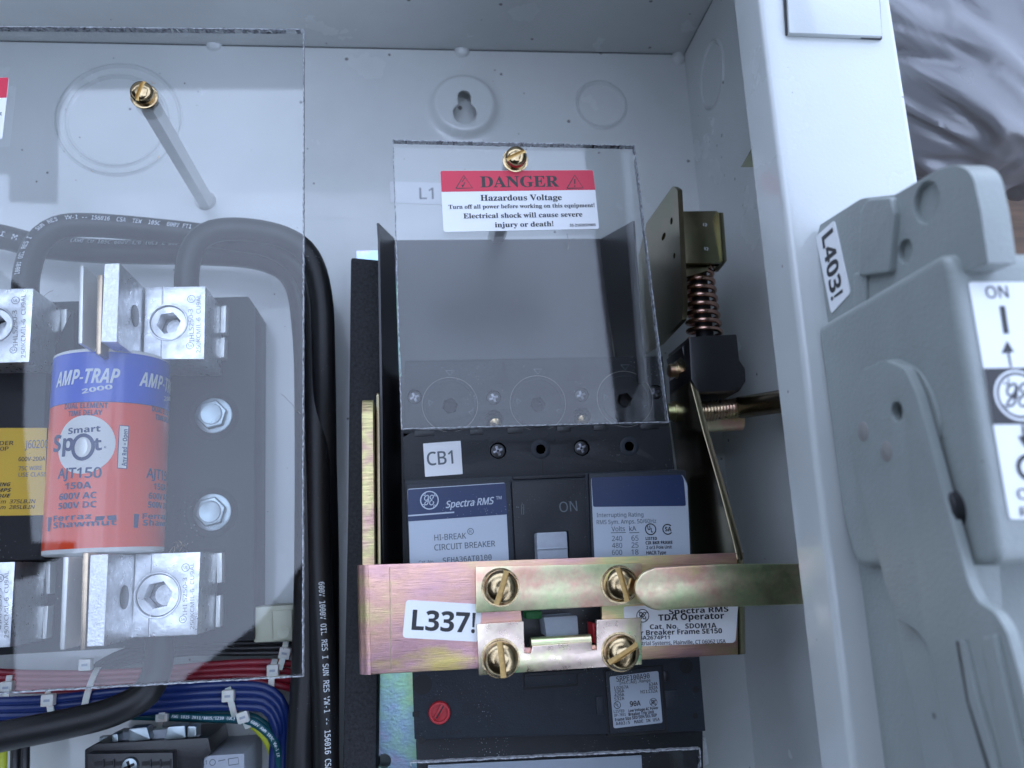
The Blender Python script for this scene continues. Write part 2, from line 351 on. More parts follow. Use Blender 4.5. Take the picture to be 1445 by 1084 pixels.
class Ink:                      # gathers flat print on one surface, one mesh per colour
    def __init__(s, surf, off=.10): s.surf = surf; s.off = off; s.v = {}; s.k = 0
    def add(s, m, uvs, faces):
        V, Fc = s.v.setdefault(m, ([], [])); b = len(V); s.k += 1
        V += [s.surf.at(q[0], q[1], s.off+.005*s.k+(q[2] if len(q) > 2 else 0)) for q in uvs]; Fc += [tuple(i+b for i in f) for f in faces]
    def text(s, st, pl, pr, cap, m='ink', bold=.0, fnt='s', shear=0.0, spacing=1.0, down=False, squash=None):
        v, f = glyphs(st, bold, fnt, shear, spacing)
        if not v: return
        x0 = min(q[0] for q in v); x1 = max(q[0] for q in v)
        a, b = s.surf.uv(*pl), s.surf.uv(*pr); d = b-a; L = math.hypot(pr[0]-pl[0], pr[1]-pl[1])
        n = Vector((-d.y, d.x))/L*cap/caph('m' if fnt == 'm' else 's')
        if down: n = -n
        s.add(m, [(*(a+d*((q[0]-x0)/(x1-x0))+n*q[1]), q[2]) for q in v], f)
    def poly(s, px, m='ink', r=0):
        pts = [tuple(s.surf.uv(*p)) for p in px]
        if r: pts = rnd(pts, r)
        if area(pts) < 0: pts = pts[::-1]
        tr = tessellate_polygon([[Vector((u, v, 0)) for u, v in pts]]); s.add(m, pts, tr)
    def ring(s, c, r0, r1, m='ink', n=32, a0=0, a1=360):   # radii in px
        cu = s.surf.uv(*c); k = (s.surf.uv(c[0]+10, c[1])-cu).length/10; pts, f = [], []
        for i in range(n+1):
            a = math.radians(a0+(a1-a0)*i/n)
            for rr in (r0, r1): pts.append((cu.x+k*rr*math.cos(a), cu.y+k*rr*math.sin(a)))
        for i in range(n): f.append((2*i, 2*i+1, 2*i+3, 2*i+2))
        s.add(m, pts, f)
    def disc(s, c, r, m='ink'):
        cu = s.surf.uv(*c); k = (s.surf.uv(c[0]+10, c[1])-cu).length/10; pts = circ(cu, k*r, 32); s.add(m, pts, [tuple(range(32))])
    def stroke(s, px, wd, m='ink', closed=False):
        p = [s.surf.uv(*q) for q in px]
        if closed: p = p+[p[0]]
        k = (s.surf.uv(px[0][0]+10, px[0][1])-s.surf.uv(*px[0])).length/10*wd/2; pts, f = [], []
        for i in range(len(p)):
            t = (p[min(i+1, len(p)-1)]-p[max(i-1, 0)]); t = t.normalized() if t.length > 1e-9 else Vector((1, 0)); n = Vector((-t.y, t.x))*k
            pts += [tuple(p[i]+n), tuple(p[i]-n)]
        for i in range(len(p)-1): f.append((2*i, 2*i+1, 2*i+3, 2*i+2))
        s.add(m, pts, f)
    def script_ge(s, c, r, m='ink', wd=None, flip=False):   # monogram in a ring
        wd = wd or r*.11; s.ring(c, r*.88, r, m)
        g = [(-.16, -.30), (-.10, -.46), (-.26, -.52), (-.50, -.32), (-.50, -.06), (-.34, .02), (-.16, -.14), (-.06, -.42), (-.10, -.05), (-.18, .34), (-.38, .50), (-.50, .36), (-.36, .16), (-.02, .02)]
        e = [(.26, -.20), (.40, -.26), (.40, -.48), (.24, -.54), (.08, -.40), (.12, -.16), (.30, -.02), (.08, .10), (.02, .34), (.14, .50), (.36, .44), (.46, .20), (.34, .16)]
        for q in (g, e):
            q = [Vector((a, b, 0)) for a, b in q]; q = spline(q, .08); s.stroke([(c[0]+v.x*r, c[1]+v.y*r) for v in q], wd, m)
        for a in (45, 135, 225, 315):
            a = math.radians(a); s.stroke([(c[0]+r*.9*math.cos(a+.25), c[1]+r*.9*math.sin(a+.25)), (c[0]+r*.68*math.cos(a), c[1]+r*.68*math.sin(a)), (c[0]+r*.9*math.cos(a-.1), c[1]+r*.9*math.sin(a-.1))], wd*.8, m)
    def done(s, parent, name='lettering'):
        for m, (V, Fc) in s.v.items(): mk(name, V, Fc, m, parent, smooth=False)
class TubeSurf:
    def __init__(s, path, r):
        s.p = path; s.r = r; s.s = [0]
        for i in range(1, len(path)): s.s.append(s.s[-1]+(path[i]-path[i-1]).length)
    def near(s, px, py):
        return min(range(len(s.p)), key=lambda i: (Q(s.p[i])[0]-px)**2+(Q(s.p[i])[1]-py)**2)
    def at(s, u, v, o=0):
        i = 0; import bisect
        i = max(0, min(len(s.p)-2, bisect.bisect(s.s, u)-1)); t = (u-s.s[i])/max(1e-6, s.s[i+1]-s.s[i]); c = s.p[i].lerp(s.p[i+1], t)
        tn = (s.p[min(i+2, len(s.p)-1)]-s.p[max(0, i-1)]).normalized(); up = Vector((0, 0, 1)); up = (up-tn*up.dot(tn)).normalized(); sd = tn.cross(up)
        a = v/s.r; return c+(up*math.cos(a)-sd*math.sin(a))*(s.r+o)
def cable_text(parent, path, r, st, p0, p1, h, v0=0.0, rev=False, m='whiteink', bold=.01):
    ts = TubeSurf(path, r); s0, s1 = ts.s[ts.near(*p0)], ts.s[ts.near(*p1)]
    v, f = glyphs(st, bold, 'm', 0, 1.0); x0 = min(q[0] for q in v); x1 = max(q[0] for q in v)
    sg = -1 if rev else 1
    V = [ts.at(s0+(s1-s0)*(q[0]-x0)/(x1-x0), v0+sg*(q[1]/caph('m')-.5)*h*.74, .06+q[2]) for q in v]
    mk('lettering', V, f, m, parent, smooth=False)

# ================================================================== SETTING
g = box('ground', -2500, 2500, -2500, 2500, -12, -8, 'wood', None, 0); tag(g, 'brown weathered boards under the enclosure', None, None, 'structure')
# added unseen sheet above; its cut opening shapes the light and cover reflections
pane = PZ(100)
opening = [(815, 118), (824, 205), (872, 600), (905, 760), (1000, 800), (1000, 900), (940, 965), (520, 965), (470, 770), (430, 790), (400, 832), (365, 880), (330, 905), (262, 955),
           (240, 1110), (22, 1110), (18, 820), (55, 812), (65, 795), (105, 778), (105, 765), (45, 765), (31, 600), (36, 410), (-50, 345), (-50, 960), (-200, 960), (-200, 226), (12, 245), (12, 284), (80, 287), (82, 160), (97, 125), (430, 124)]
HZ = 1500; kk = 1+(HZ-100)/330
op = [(pane.uv(*p)*kk)[:] for p in opening]
ov = prism('overhead_light_blocker', [[(-2800, -2300), (610, -2300), (610, 1330), (-2800, 1330)], op], HZ+6, HZ, 'blocker')
tag(ov, 'unseen dark sheet added above the box, mirrored as grey shapes in the clear covers', None, None, 'structure')

for nm, bb in (('unseen_blocking_wall', (-2840, -2800, -2340, 1330)), ('unseen_blocking_wall', (-2800, 2300, -2340, -2300))):  # unseen walls added to cut off low light from the sides
    o = box(nm, *bb, -8, HZ+6, 'blocker', None, 0); tag(o, None, None, None, 'structure')
ph = thing('phone', 'dark phone held level over the box, dimly mirrored in the breaker plastic', 'phone', (72, 42, 431.6))
prism('phone_body', [rnd([(-16, -8), (158, -8), (158, 84), (-16, 84)], 9, 6)], 439.5, 431.6, 'black', ph, 1.2)
# ================================================================== ENCLOSURE
WX = 161.0; TY = 282.0; LX = -420.0; BY = -430.0; ZF = 192.0
enc = thing('electrical_enclosure', 'open grey painted steel cabinet lying on its back around all the parts', 'enclosure', (0, 0, 0))
kh = P(655, 151, 0)
box_ = [(LX, BY), (WX, BY), (WX, TY), (LX, TY)]
prism('back_panel', [box_, circ(kh, 11, 32)], 0, -2, 'paint', enc)
box('keyhole_backing', kh[0]-30, kh[0]+30, kh[1]-30, kh[1]+30, -7.5, -6.5, 'paint', enc, 0)
# pressed boss with the keyhole cut through it
bc = P(655, 151, 0); khc = P(656, 160, 4.2); r1 = 6.6; kl = []
for i in range(25): a = math.radians(118-i*(360-56)/24.0+0); kl.append((khc[0]+r1*math.cos(a+math.radians(0)), khc[1]+r1*math.sin(a)))
kl = [(khc[0]+r1*math.cos(math.radians(125+290*i/24)), khc[1]+r1*math.sin(math.radians(125+290*i/24))) for i in range(25)]
sx = 3.7; ty = khc[1]+10.2
kl += [(khc[0]+sx*math.cos(math.radians(t)), ty+sx*math.sin(math.radians(t))) for t in range(0, 181, 20)]
prism('keyhole_boss', [circ(bc, 15, 48), kl], 4.2, 3.0, 'paint', enc)
vs, fs = [], []; pr = [(14.9, 4.2), (15.6, 4.15), (16.6, 3.6), (18.0, 2.0), (19.3, .8), (21, .2), (23, .02)]
for r, h in pr:
    for i in range(64): a = 2*math.pi*i/64; vs.append((bc[0]+r*math.cos(a), bc[1]+r*math.sin(a), h))
for k in range(len(pr)-1):
    for i in range(64): j = (i+1) % 64; fs.append((k*64+i, k*64+j, (k+1)*64+j, (k+1)*64+i))
mk('boss_flare', vs, fs, 'paint', enc)
def knockout(c, rad, m='paint', grooves=((1.0, .35),), frame=None, nm='knockout'):
    parts = []
    fr = frame or (lambda u, v, t: Vector((u, v, t))); vs, fs = [], []; n = 56; pr = []
    for q, hh in grooves:
        R0 = rad*q; hh *= 2.2; pr = [(R0-1.6, .03), (R0-1.1, hh*.5), (R0-.7, hh), (R0-.3, hh), (R0, .03), (R0+.35, hh*.8), (R0+1.3, .03)]
        b = len(vs)
        for r, h in pr:
            for i in range(n): a = 2*math.pi*i/n; vs.append(fr(c[0]+r*math.cos(a), c[1]+r*math.sin(a), h))
        for k in range(len(pr)-1):
            for i in range(n): j = (i+1) % n; fs.append((b+k*n+i, b+k*n+j, b+(k+1)*n+j, b+(k+1)*n+i))
    mk(nm, vs, fs, m, enc)
knockout(P(848, 148), 14.2)
c1 = P(168, 168); knockout(c1, 31.5); c2 = P(166, 170); knockout(c2, 26.0)
# walls
box('right_wall', WX, WX+2, BY, TY+2, -2, ZF-2, 'paint', enc, 0)
box('top_wall', LX, WX, TY, TY+2, -2, ZF-2, 'paint', enc, 0)
box('left_wall', LX-2, LX, BY, TY+2, -2, ZF, 'paint', enc, 0)
box('bottom_wall', LX, WX, BY-2, BY, -2, ZF, 'paint', enc, 0)
# side flange: lip, rounded bend, face (one folded sheet)
def fold(name, prof, y0, y1, th, m, parent, along='y'):
    pts = rnd([(a, b) for a, b in prof], [0]+[2.2]*(len(prof)-2)+[0], 5); 
    inn = []
    for i, p in enumerate(pts):
        a = Vector(pts[max(0, i-1)]); b = Vector(pts[min(len(pts)-1, i+1)]); t = (b-a).normalized(); inn.append((p[0]+t.y*th, p[1]-t.x*th))
    loop = pts+inn[::-1]
    fr = (lambda u, v, t: Vector((u, t, v))) if along == 'y' else (lambda u, v, t: Vector((t, u, v)))
    return prism(name, [loop], y0, y1, m, parent, 0, frame=fr)
FX = 116.6
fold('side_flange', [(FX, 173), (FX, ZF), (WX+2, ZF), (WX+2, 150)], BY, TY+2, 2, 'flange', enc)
#fold('top_flange', [(TY-44, 173), (TY-44, ZF), (TY+2, ZF), (TY+2, 150)], LX, FX-1, 2, 'flange', enc, 'x')
# knockouts on the walls
knockout(( 245.0, 38.0), 17, frame=lambda u, v, t: Vector((WX-t, u, v)))
knockout(tuple((P(672, -2, 0)[0]*.62+15, 150.0)), 20, frame=lambda u, v, t: Vector((u, TY-t, v)))
for px, py in ((302, 64), (652, 73), (957, 83)):
    lathe('weld_dimple', (*P(px, py, 0), 0), (0, -.35, 1), [(4.2, 0), (3.8, 1.0), (2.6, 1.9), (1.2, 2.3), (0, 2.4)], 'paint', enc, 24)
# steel plate on the flange, corner fastener seam
slab('flange_plate', [(1109, -60), (1114, 46), (1245, 51), (1237, -60)], ZF+2.2, ZF+.1, 'flange', enc, .25)
slab('flange_plate_gasket', [(1103, -60), (1110, 48), (1245, 54.5), (1238, -60)], ZF+1.0, ZF+.05, 'ink', enc, 0)
xplate('door_catch', [(1045, 236), (1060, 210), (1070, 205), (1072, 236)], 139, 141, 'zdark', enc, .2)
# L1 sticker on the back panel
box('corner_seam', LX, WX, TY-.55, TY-.02, .02, .12, 'dark', enc, 0); prism('corner_seam', [[(TY-.6, 2), (TY-.05, 2), (TY-.05, 150), (TY-.6, 150)]], WX-.1, WX-.02, 'dark', enc, 0, frame=lambda u, v, t: Vector((t, u, v)))
s1 = PZ(.3); st = slab('wire_label', [(550, 256), (645, 259), (645, 290), (551, 286)], .3, .02, 'white', enc, 0, .8)
ik = Ink(s1, .06); ik.text('L1', (592, 281), (612, 281), 17, 'greyink', .006); ik.done(st)
# little marks on the back panel

# mounting plate (iridescent zinc) and foam strip
plate = thing('mounting_plate', 'iridescent yellow zinc plate fixed behind the breaker', 'mounting plate', (40, 60, 3))
hole = circ(P(542, 1074, 16), 3.1, 24)
pl_ = [P(503, 354, 16), P(700, 350, 16), (85, 60), (85, -200), P(532, 1200, 16), P(528, 900, 16)]
prism('plate', [pl_, hole], 16, 13, 'zplate', plate, 0)
prism('plate_fold', [[(pl_[0][0], pl_[0][1]-4), (pl_[0][0]+2, pl_[0][1]-4), (pl_[4][0]+2, pl_[4][1]), (pl_[4][0], pl_[4][1])]], 13, 0, 'zplate', plate, 0)
fm = slab('foam_strip', [(495, 363), (538, 367), (535, 800), (529, 1180), (482, 1180), (491, 720)], 44, 1, 'foam', None, 1.2, 1.5)
tag(fm, 'black textured foam strip standing upright left of the breaker', 'foam strip')
pxs = [(534.5, 315, 78), (536, 340, 78), (540, 600, 78), (541, 800, 78), (542, 925, 78)]
pxf = [(557, 337, 18), (557, 345, 18), (566, 600, 18), (569, 800, 18), (571, 925, 18)]
bar = thing('insulating_barrier', 'dark grey insulating sheet folded around the breaker terminals', 'barrier', (*P(700, 450, 20), 17))
def sheet(name, a, b, th, m, parent, dirn):
    A = [P3(*q) for q in a]; B = [P3(*q) for q in b]; n = len(A); dv = Vector(dirn)*th
    vs = A+B+[v+dv for v in A]+[v+dv for v in B]; f = []
    for i in range(n-1): f += [(i, i+1, n+i+1, n+i), (2*n+i, 3*n+i, 3*n+i+1, 2*n+i+1), (i, 2*n+i, 2*n+i+1, i+1), (n+i, n+i+1, 3*n+i+1, 3*n+i)]
    f += [(0, n, 3*n, 2*n), (n-1, 3*n-1, 4*n-1, 2*n-1)]
    return mk(name, vs, f, m, parent, 30)
sheet('left_flap', pxs, pxf, .9, 'fish', bar, (-1, 0, 0))
sheet('right_flap', [(893, 312, 78), (896, 360, 78), (908, 500, 78), (911, 540, 78)], [(846, 338, 18), (848, 360, 18), (868, 505, 18), (872, 540, 18)], .9, 'fish', bar, (1, 0, 0))
slab('back_sheet', [(560, 531), (650, 531), (650, 925), (564, 925)], 18.5, 17.2, 'fish', bar, 0)
slab('back_sheet', [(557, 339), (847, 337), (870, 530), (566, 530)], 18.5, 17.2, 'fish', bar, 0)

# ================================================================== CIRCUIT BREAKER
cb = thing('circuit_breaker', 'charcoal three pole moulded case circuit breaker marked CB1 behind the steel bracket', 'circuit breaker', (*P(760, 700, 17), 17))
ZT = 62.0
tx = [(635, 571), (759, 569), (882, 563)]
def hexa(c, r, a0=0): return [(c[0]+r*math.cos(math.radians(a0+60*i)), c[1]+r*math.sin(math.radians(a0+60*i))) for i in range(6)]
hol = [hexa(P(x, y+2, ZT), 3.6, 12) for x, y in tx]
for x, y in ((585, 560), (697, 561), (821, 557), (926, 553)): hol.append(circ(P(x, y, ZT), 3.3, 20))
for x, y in ((697, 592), (821, 588)): hol.append(circ(P(x, y, ZT), 4.2, 20))
slab('terminal_shelf', [(571, 509), (888, 503), (935, 503), (945, 606), (569, 612)], ZT, ZT-9, 'plastic', cb, .3, 0, hol)
slab('lower_housing', [(571, 509), (888, 503), (935, 503), (945, 606), (569, 612)], ZT-9, 18.5, 'black', cb, 0)
for x, y in tx:
    c = P(x, y, ZT); vs, fs = [], []; n = 48
    pr = [(10.9, ZT+.02), (10.9, ZT+.45), (10.45, ZT+.45), (10.45, ZT+.05)]
    for r, h in pr:
        for i in range(n): a = 2*math.pi*i/n; vs.append((c[0]+r*math.cos(a), c[1]+r*math.sin(a), h))
    for k in range(3):
        for i in range(n): j = (i+1) % n; fs.append((k*n+i, k*n+j, (k+1)*n+j, (k+1)*n+i))
    mk('terminal_cap_rim', vs, fs, 'plastic2', cb)
    lathe('terminal_screw', (*P(x, y+3, ZT-8), ZT-9), (0, 0, 1), [(3.4, 0), (3.4, 1.5), (2.8, 2.4), (0, 2.6)], 'base', cb, 20)
sk = Ink(PZ(ZT+.02), .05)
for x, y in tx:
    sk.ring((x, y), 37.4, 38.6, 'dark', 48); sk.ring((x, y), 38.8, 39.5, 'dimple', 48)  # flat dark and pale rings paint shade and reflection along the cap rims
    sk.stroke([(x-6, y-48), (x+6, y-48), (x, y-41)], .9, 'greyink', True); sk.stroke([(x+26, y+10), (x+34, y+8), (x+31, y+15)], .9, 'greyink', True); sk.stroke([(x-30, y-6), (x-24, y-3), (x-29, y+2)], .9, 'greyink', True)
sk.stroke([(574, 525), (574, 511), (696, 509), (697, 540)], 1.2, 'dark'); sk.stroke([(714, 508), (800, 506), (812, 507)], 1.2, 'dark'); sk.stroke([(819, 506), (888, 504)], 1.2, 'dark')
sk.done(cb, 'moulded_marks')
for a in ([(700, 541), (718, 541), (713, 515), (711, 509)], [(797, 537), (819, 537), (817, 512), (812, 508)]):
    slab('barrier_slot', a, ZT+.15, ZT-.5, 'dark', cb, 0)
# brass terminal screws seen just above the shoulder
ZS = 80.0
sh_h = [circ(P(x, y, ZS), 3.45, 24) for x, y in ((703, 636), (821, 632))]+[circ(P(763, 634, ZS), 2.0, 20), circ(P(888, 630, ZS), 2.0, 20)]
sh = slab('shoulder', [(569, 617), (580, 611), (668, 608), (945, 602), (952, 664), (571, 680)], ZS, 60, 'plastic', cb, .5, 0, sh_h)
for (x0, x1, y) in ((585, 613, 608), (663, 682, 606), (716, 738, 604), (786, 805, 602), (838, 858, 600), (904, 930, 598)):
    slab('vent_slot', [(x0, y), (x1, y-1), (x1, y+7), (x0, y+8)], ZS+.25, ZS-2, 'black', cb, .2)
for x, y in ((763, 634), (888, 630)):
    c = P(x, y, ZS); lathe('hole_collar', (*c, ZS-1), (0, 0, 1), [(2.0, 0), (2.05, 1.25), (3.2, 1.4), (4.1, 1.15), (4.2, 0)], 'plastic2', cb, 28)
    lathe('hole_floor', (*c, ZS-10), (0, 0, 1), [(2.2, 0), (2.2, .4)], 'dark', cb, 16)
def phillips(name, c, z, r, parent, m='black', mm='steel'):
    lathe(name, (*c, z-2.2), (0, 0, 1), [(r, 0), (r, 1.0), (r*.86, 1.7), (r*.4, 2.0), (0, 2.05)], m, parent, 24)
    for a in (20, 110):
        a = math.radians(a); u = Vector((math.cos(a), math.sin(a))); v = Vector((-u.y, u.x)); l, w_ = r*.62, r*.16
        q = [Vector(c)+u*l+v*w_, Vector(c)-u*l+v*w_, Vector(c)-u*l-v*w_, Vector(c)+u*l-v*w_]
        prism('cross_slot', [[tuple(x) for x in q]], z-.05, z-.6, mm, parent, .1)
MT['screwdark'] = mat('dark_steel_screw', (.20, .20, .22), .3, 1, mottle=(.6, 900))
for x, y in ((703, 636), (821, 632)): phillips('case_screw', P(x, y, ZS), ZS-.6, 3.3, cb, 'black', 'screwdark')
for x, y in ((585, 560), (697, 561), (821, 557), (926, 553)): phillips('case_screw', P(x, y, ZT), ZT-1.0, 3.2, cb, 'black', 'screwdark')
for x, y in ((698, 597), (822, 592)):
    c = P(x, y, ZT-3); lathe('brass_terminal', (*c, ZT-6), (.1, -.2, 1), [(3.6, 0), (3.6, 2), (2.6, 3.4), (0, 4)], 'brass', cb, 24)
# body and raised faces
slab('main_housing', [(571, 678), (952, 662), (968, 664), (977, 800), (996, 1032), (585, 1044), (577, 806)], ZS+.5, 20, 'plastic2', cb, .5)
lp = slab('label_pad', [(573, 684), (720, 675), (727, 812), (578, 815)], ZS+3.2, ZS, 'plastic2', cb, .4)
rp = slab('label_pad', [(831, 668), (968, 664), (978, 812), (836, 812)], ZS+3.2, ZS, 'plastic2', cb, .4)
th = [P(755, 752, ZS+2.5), P(802, 750, ZS+2.5), P(804, 812, ZS+2.5), P(757, 812, ZS+2.5)]
slab('switch_cover', [(722, 680), (826, 676), (832, 814), (729, 814)], ZS+2.5, ZS, 'plastic', cb, .5, 0, [th])
slab('switch_cover_ledge', [(724, 672), (826, 668), (826, 673), (724, 677)], ZS+1.6, ZS, 'plastic', cb, .3)
slab('toggle', [(757, 752), (800, 750), (803, 806), (759, 807)], ZS+9.5, ZS-3, 'toggle', cb, .6)
slab('toggle_ridge', [(757.5, 774), (801, 772), (801.3, 774), (757.7, 776)], ZS+9.9, ZS+9, 'toggle', cb, .15)
ip = Ink(PZ(ZS+2.52), .05)
ip.stroke([(736, 712), (739, 712), (739, 726), (736, 726)], .8, 'greyink', True)
ip.text('ON', (790, 723), (815, 721), 14, 'greyink', .0); ip.done(cb, 'moulded_marks')
# main labels
z = ZS+3.3
lb = slab('rating_label', [(575, 690), (713, 681), (719, 812), (579, 814)], z, ZS+3.2, 'silver', cb, 0, 1)
k = Ink(PZ(z), .05)
k.poly([(575.5, 691), (713, 682), (716, 726), (576, 736)], 'navy', .6)
k.script_ge((606, 706), 13.2, 'silver', 1.3); k.text('Spectra RMS', (629, 717), (698, 711), 9.5, 'silver', .018, shear=.3); k.text('TM', (700, 705), (708, 704.5), 4.5, 'silver', .01)
k.poly([(576, 727), (641, 722), (641, 724), (576, 729)], 'silver')
k.text('HI-BREAK', (613, 763), (658, 760), 8, 'greyink', .008); k.ring((664, 750), 3.6, 4.6, 'greyink'); k.text('R', (662.3, 752.2), (665.8, 752), 4, 'greyink')
k.text('CIRCUIT BREAKER', (613, 777), (699, 771), 8, 'greyink', .008); k.text('SEHA36AT0100', (625, 795), (694, 790), 7.5, 'greyink', .008, fnt='m'); k.text('Cat. No.', (591, 796.5), (613, 795), 5, 'greyink')
k.done(lb)
rb = slab('rating_label', [(834, 674), (963, 670), (970, 684), (975, 812), (840, 812)], z, ZS+3.2, 'silver', cb, 0, 1)
k = Ink(PZ(z), .05)
k.poly([(834.5, 674), (962, 670), (965, 677), (968, 714), (837, 715.5)], 'navy', .8)
k.text('Interrupting Rating', (842, 730), (908, 729), 5.6, 'greyink', .008); k.text('RMS Sym. Amps. 50/60Hz', (842, 740), (926, 738), 5.6, 'greyink', .008)
k.text('Volts', (863, 750), (882, 749.5), 6.4, 'greyink', .01); k.text('kA', (888, 749.5), (898, 749), 6.4, 'greyink', .01)
k.poly([(862, 751.5), (883, 751), (883, 752), (862, 752.5)], 'greyink'); k.poly([(888, 751.5), (902, 751), (902, 752), (888, 752.5)], 'greyink')
for i, (a, b) in enumerate((('240', '65'), ('480', '25'), ('600', '18'))):
    y = 763.5+9.8*i; k.text(a, (863.5, y), (878, y), 6.8, 'greyink', .006); k.text(b, (891, y-.5), (901, y-.5), 6.8, 'greyink', .006)
def ul(k, c, r, m='ink'):
    k.ring(c, r*.82, r, m); k.text('U', (c[0]-r*.5, c[1]+r*.15), (c[0]+r*.0, c[1]+r*.1), r*.75, m, .02); k.text('L', (c[0]+r*.05, c[1]+r*.55), (c[0]+r*.45, c[1]+r*.55), r*.75, m, .02)
def csa(k, c, r, m='ink'):
    k.ring(c, r*.8, r, m, 32, 40, 320); k.text('SA', (c[0]-r*.5, c[1]+r*.38), (c[0]+r*.75, c[1]+r*.38), r*.8, m, .03)
ul(k, (918, 747), 8); csa(k, (942, 747), 7.4)
k.text('LISTED', (911, 762), (927, 762), 4, 'ink', .03); k.text('CIR BKR FRAME', (911, 768.5), (949, 767.5), 4.2, 'ink', .02); k.text('2 or3 Pole Unit', (912, 775), (948, 774), 4.2, 'ink', .015); k.text('HACR Type', (912, 782.5), (940, 782), 4.6, 'ink', .015); k.text('Issue  DP-7651', (912, 788.5), (953, 787.5), 4.2, 'ink', .015)
k.done(rb)
cs = slab('number_label', [(597, 626), (650, 622), (653, 669), (600, 673)], ZS+.25, ZS+.02, 'white', cb, 0, .3)
k = Ink(PZ(ZS+.25), .05); k.text('CB1', (603, 657), (640, 654), 18.5, 'greyink', .012); k.done(cs)
slab('seam', [(762.5, 605), (763.5, 605), (763.7, 622), (762.7, 622)], ZS+.06, ZS-.3, 'dark', cb, 0); slab('seam', [(764.6, 649), (766, 649), (766.4, 672), (765, 672)], ZS+.06, ZS-.3, 'dark', cb, 0)
# lower trip unit
ZL = ZS+.5
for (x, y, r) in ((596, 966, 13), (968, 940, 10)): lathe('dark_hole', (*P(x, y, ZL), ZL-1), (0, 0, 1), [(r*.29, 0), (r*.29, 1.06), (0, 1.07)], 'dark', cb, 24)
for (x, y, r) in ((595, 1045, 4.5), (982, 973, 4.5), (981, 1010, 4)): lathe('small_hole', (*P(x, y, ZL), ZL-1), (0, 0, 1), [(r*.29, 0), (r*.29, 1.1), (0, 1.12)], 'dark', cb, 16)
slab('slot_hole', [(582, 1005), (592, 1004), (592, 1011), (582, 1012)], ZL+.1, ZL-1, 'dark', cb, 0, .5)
kc = P(620, 1005, ZL); 
kb = lathe('adjustment_knob', (*kc, ZL-.5), (0, 0, 1), [(4.2, 0), (4.2, 2.6), (3.9, 3.0), (3.2, 3.0), (3.1, 1.4), (0, 1.4)], 'knob', cb, 30)
u = Vector((.55, .83)); v = Vector((-u.y, u.x)); c = Vector(kc)
prism('pointer', [[tuple(c+u*4.4), tuple(c+u*2.6+v*1.2), tuple(c-u*2.6+v*.9), tuple(c-u*2.6-v*.9), tuple(c+u*2.6-v*1.2)]], ZL+2.2, ZL+.5, 'knob', kb, .15)
prism('pointer_slot', [[tuple(c+u*3.2+v*.25), tuple(c-u*2.3+v*.35), tuple(c-u*2.3-v*.35), tuple(c+u*3.2-v*.25)]], ZL+2.26, ZL+2.1, 'dark', kb, 0)
k = Ink(PZ(ZL), .05); k.stroke([(654, 994), (678, 992), (678, 1007), (655, 1009)], 1.0, 'dark', True); k.text('I >', (658, 1004), (674, 1003), 8, 'dark'); k.text('HIGH', (645, 981), (667, 979), 5, 'dark'); k.text('LOW', (630, 1037), (652, 1035), 5, 'dark')
for x, y in ((621, 978), (606, 983), (598, 997), (597, 1015), (608, 1028), (624, 1033), (637, 983)): k.disc((x, y), 1.2, 'dark')
k.done(cb, 'moulded_marks')
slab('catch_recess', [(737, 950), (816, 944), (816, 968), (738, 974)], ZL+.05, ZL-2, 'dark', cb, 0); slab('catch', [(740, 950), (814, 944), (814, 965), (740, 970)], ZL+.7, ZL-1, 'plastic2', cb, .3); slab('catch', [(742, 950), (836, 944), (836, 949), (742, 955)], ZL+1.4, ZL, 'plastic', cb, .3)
rpz = ZL+1.0
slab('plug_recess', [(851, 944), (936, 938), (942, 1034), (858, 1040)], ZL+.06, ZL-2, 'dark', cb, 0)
pg = slab('rating_plug', [(854, 947), (933, 941), (939, 1030), (861, 1036)], rpz, ZL-1, 'plastic2', cb, .4)
for a in ([(841, 983), (852, 982), (854, 1008), (842, 1009)], [(938, 975), (956, 973), (958, 998), (940, 1000)], [(936, 948), (943, 947), (944, 961), (937, 962)]): slab('plug_clip', a, ZL+.7, ZL-1, 'plastic2' if a[0][0] != 936 else 'black', cb, .25)
pgl = slab('plug_label', [(860, 955), (929, 947), (935, 1020), (866, 1028)], rpz+.2, rpz, 'silver', pg, 0, .8)
k = Ink(PZ(rpz+.2), .05); K = lambda s, x0, y0, x1, y1, c, b=.012, f='m': k.text(s, (x0, y0), (x1, y1), c, 'ink', b, fnt=f)
K('SRPE100A90', 870, 962, 917, 957, 6.5); K('Inst.Adj.Range', 874, 966, 918, 962, 4)
for i, (a, b) in enumerate((('LO267A', '634A'), ('336A', '892A'), ('426A', 'HI1132A'), ('532A', ''))):
    y = 973+5.3*i; K(a, 867, y, 867+(20 if i == 0 else 14), y-1.5, 4)
    if b: K(b, 928-(12 if i < 2 else 24), y-5, 928, y-6.4, 4)
K('90A', 889, 997, 904, 995.5, 6.5, .02); ul(k, (871, 995), 5); k.script_ge((922, 991), 5.5, 'ink', .8)
K('LISTED', 866, 1006, 881, 1005, 3.6); K('Low Voltage AC Power', 887, 1005, 929, 1000.5, 3.6, .02, 's'); K('DP-7651', 867, 1011.5, 883, 1010, 3.6); K('Breaker Trip Unit', 887, 1010.5, 923, 1006.5, 4.2, .03, 's')
K('Frame Size SED/SEH/SEL/SEP', 868, 1018, 927, 1011, 4, .03, 's'); K('A403:5', 869, 1023.5, 889, 1021.5, 4); K('MADE IN USA', 895, 1021, 931, 1017, 4); k.done(pgl) if False else k.done(pg)
slab('lower_step', [(587, 1043), (992, 1031), (994, 1200), (592, 1200)], 66, 20, 'plastic', cb, .5)
lathe('dark_hole', (*P(936, 1086, 66), 65.5), (0, 0, 1), [(6.5, 0), (6.5, .7), (6, .75), (0, .72)], 'dark', cb, 28)
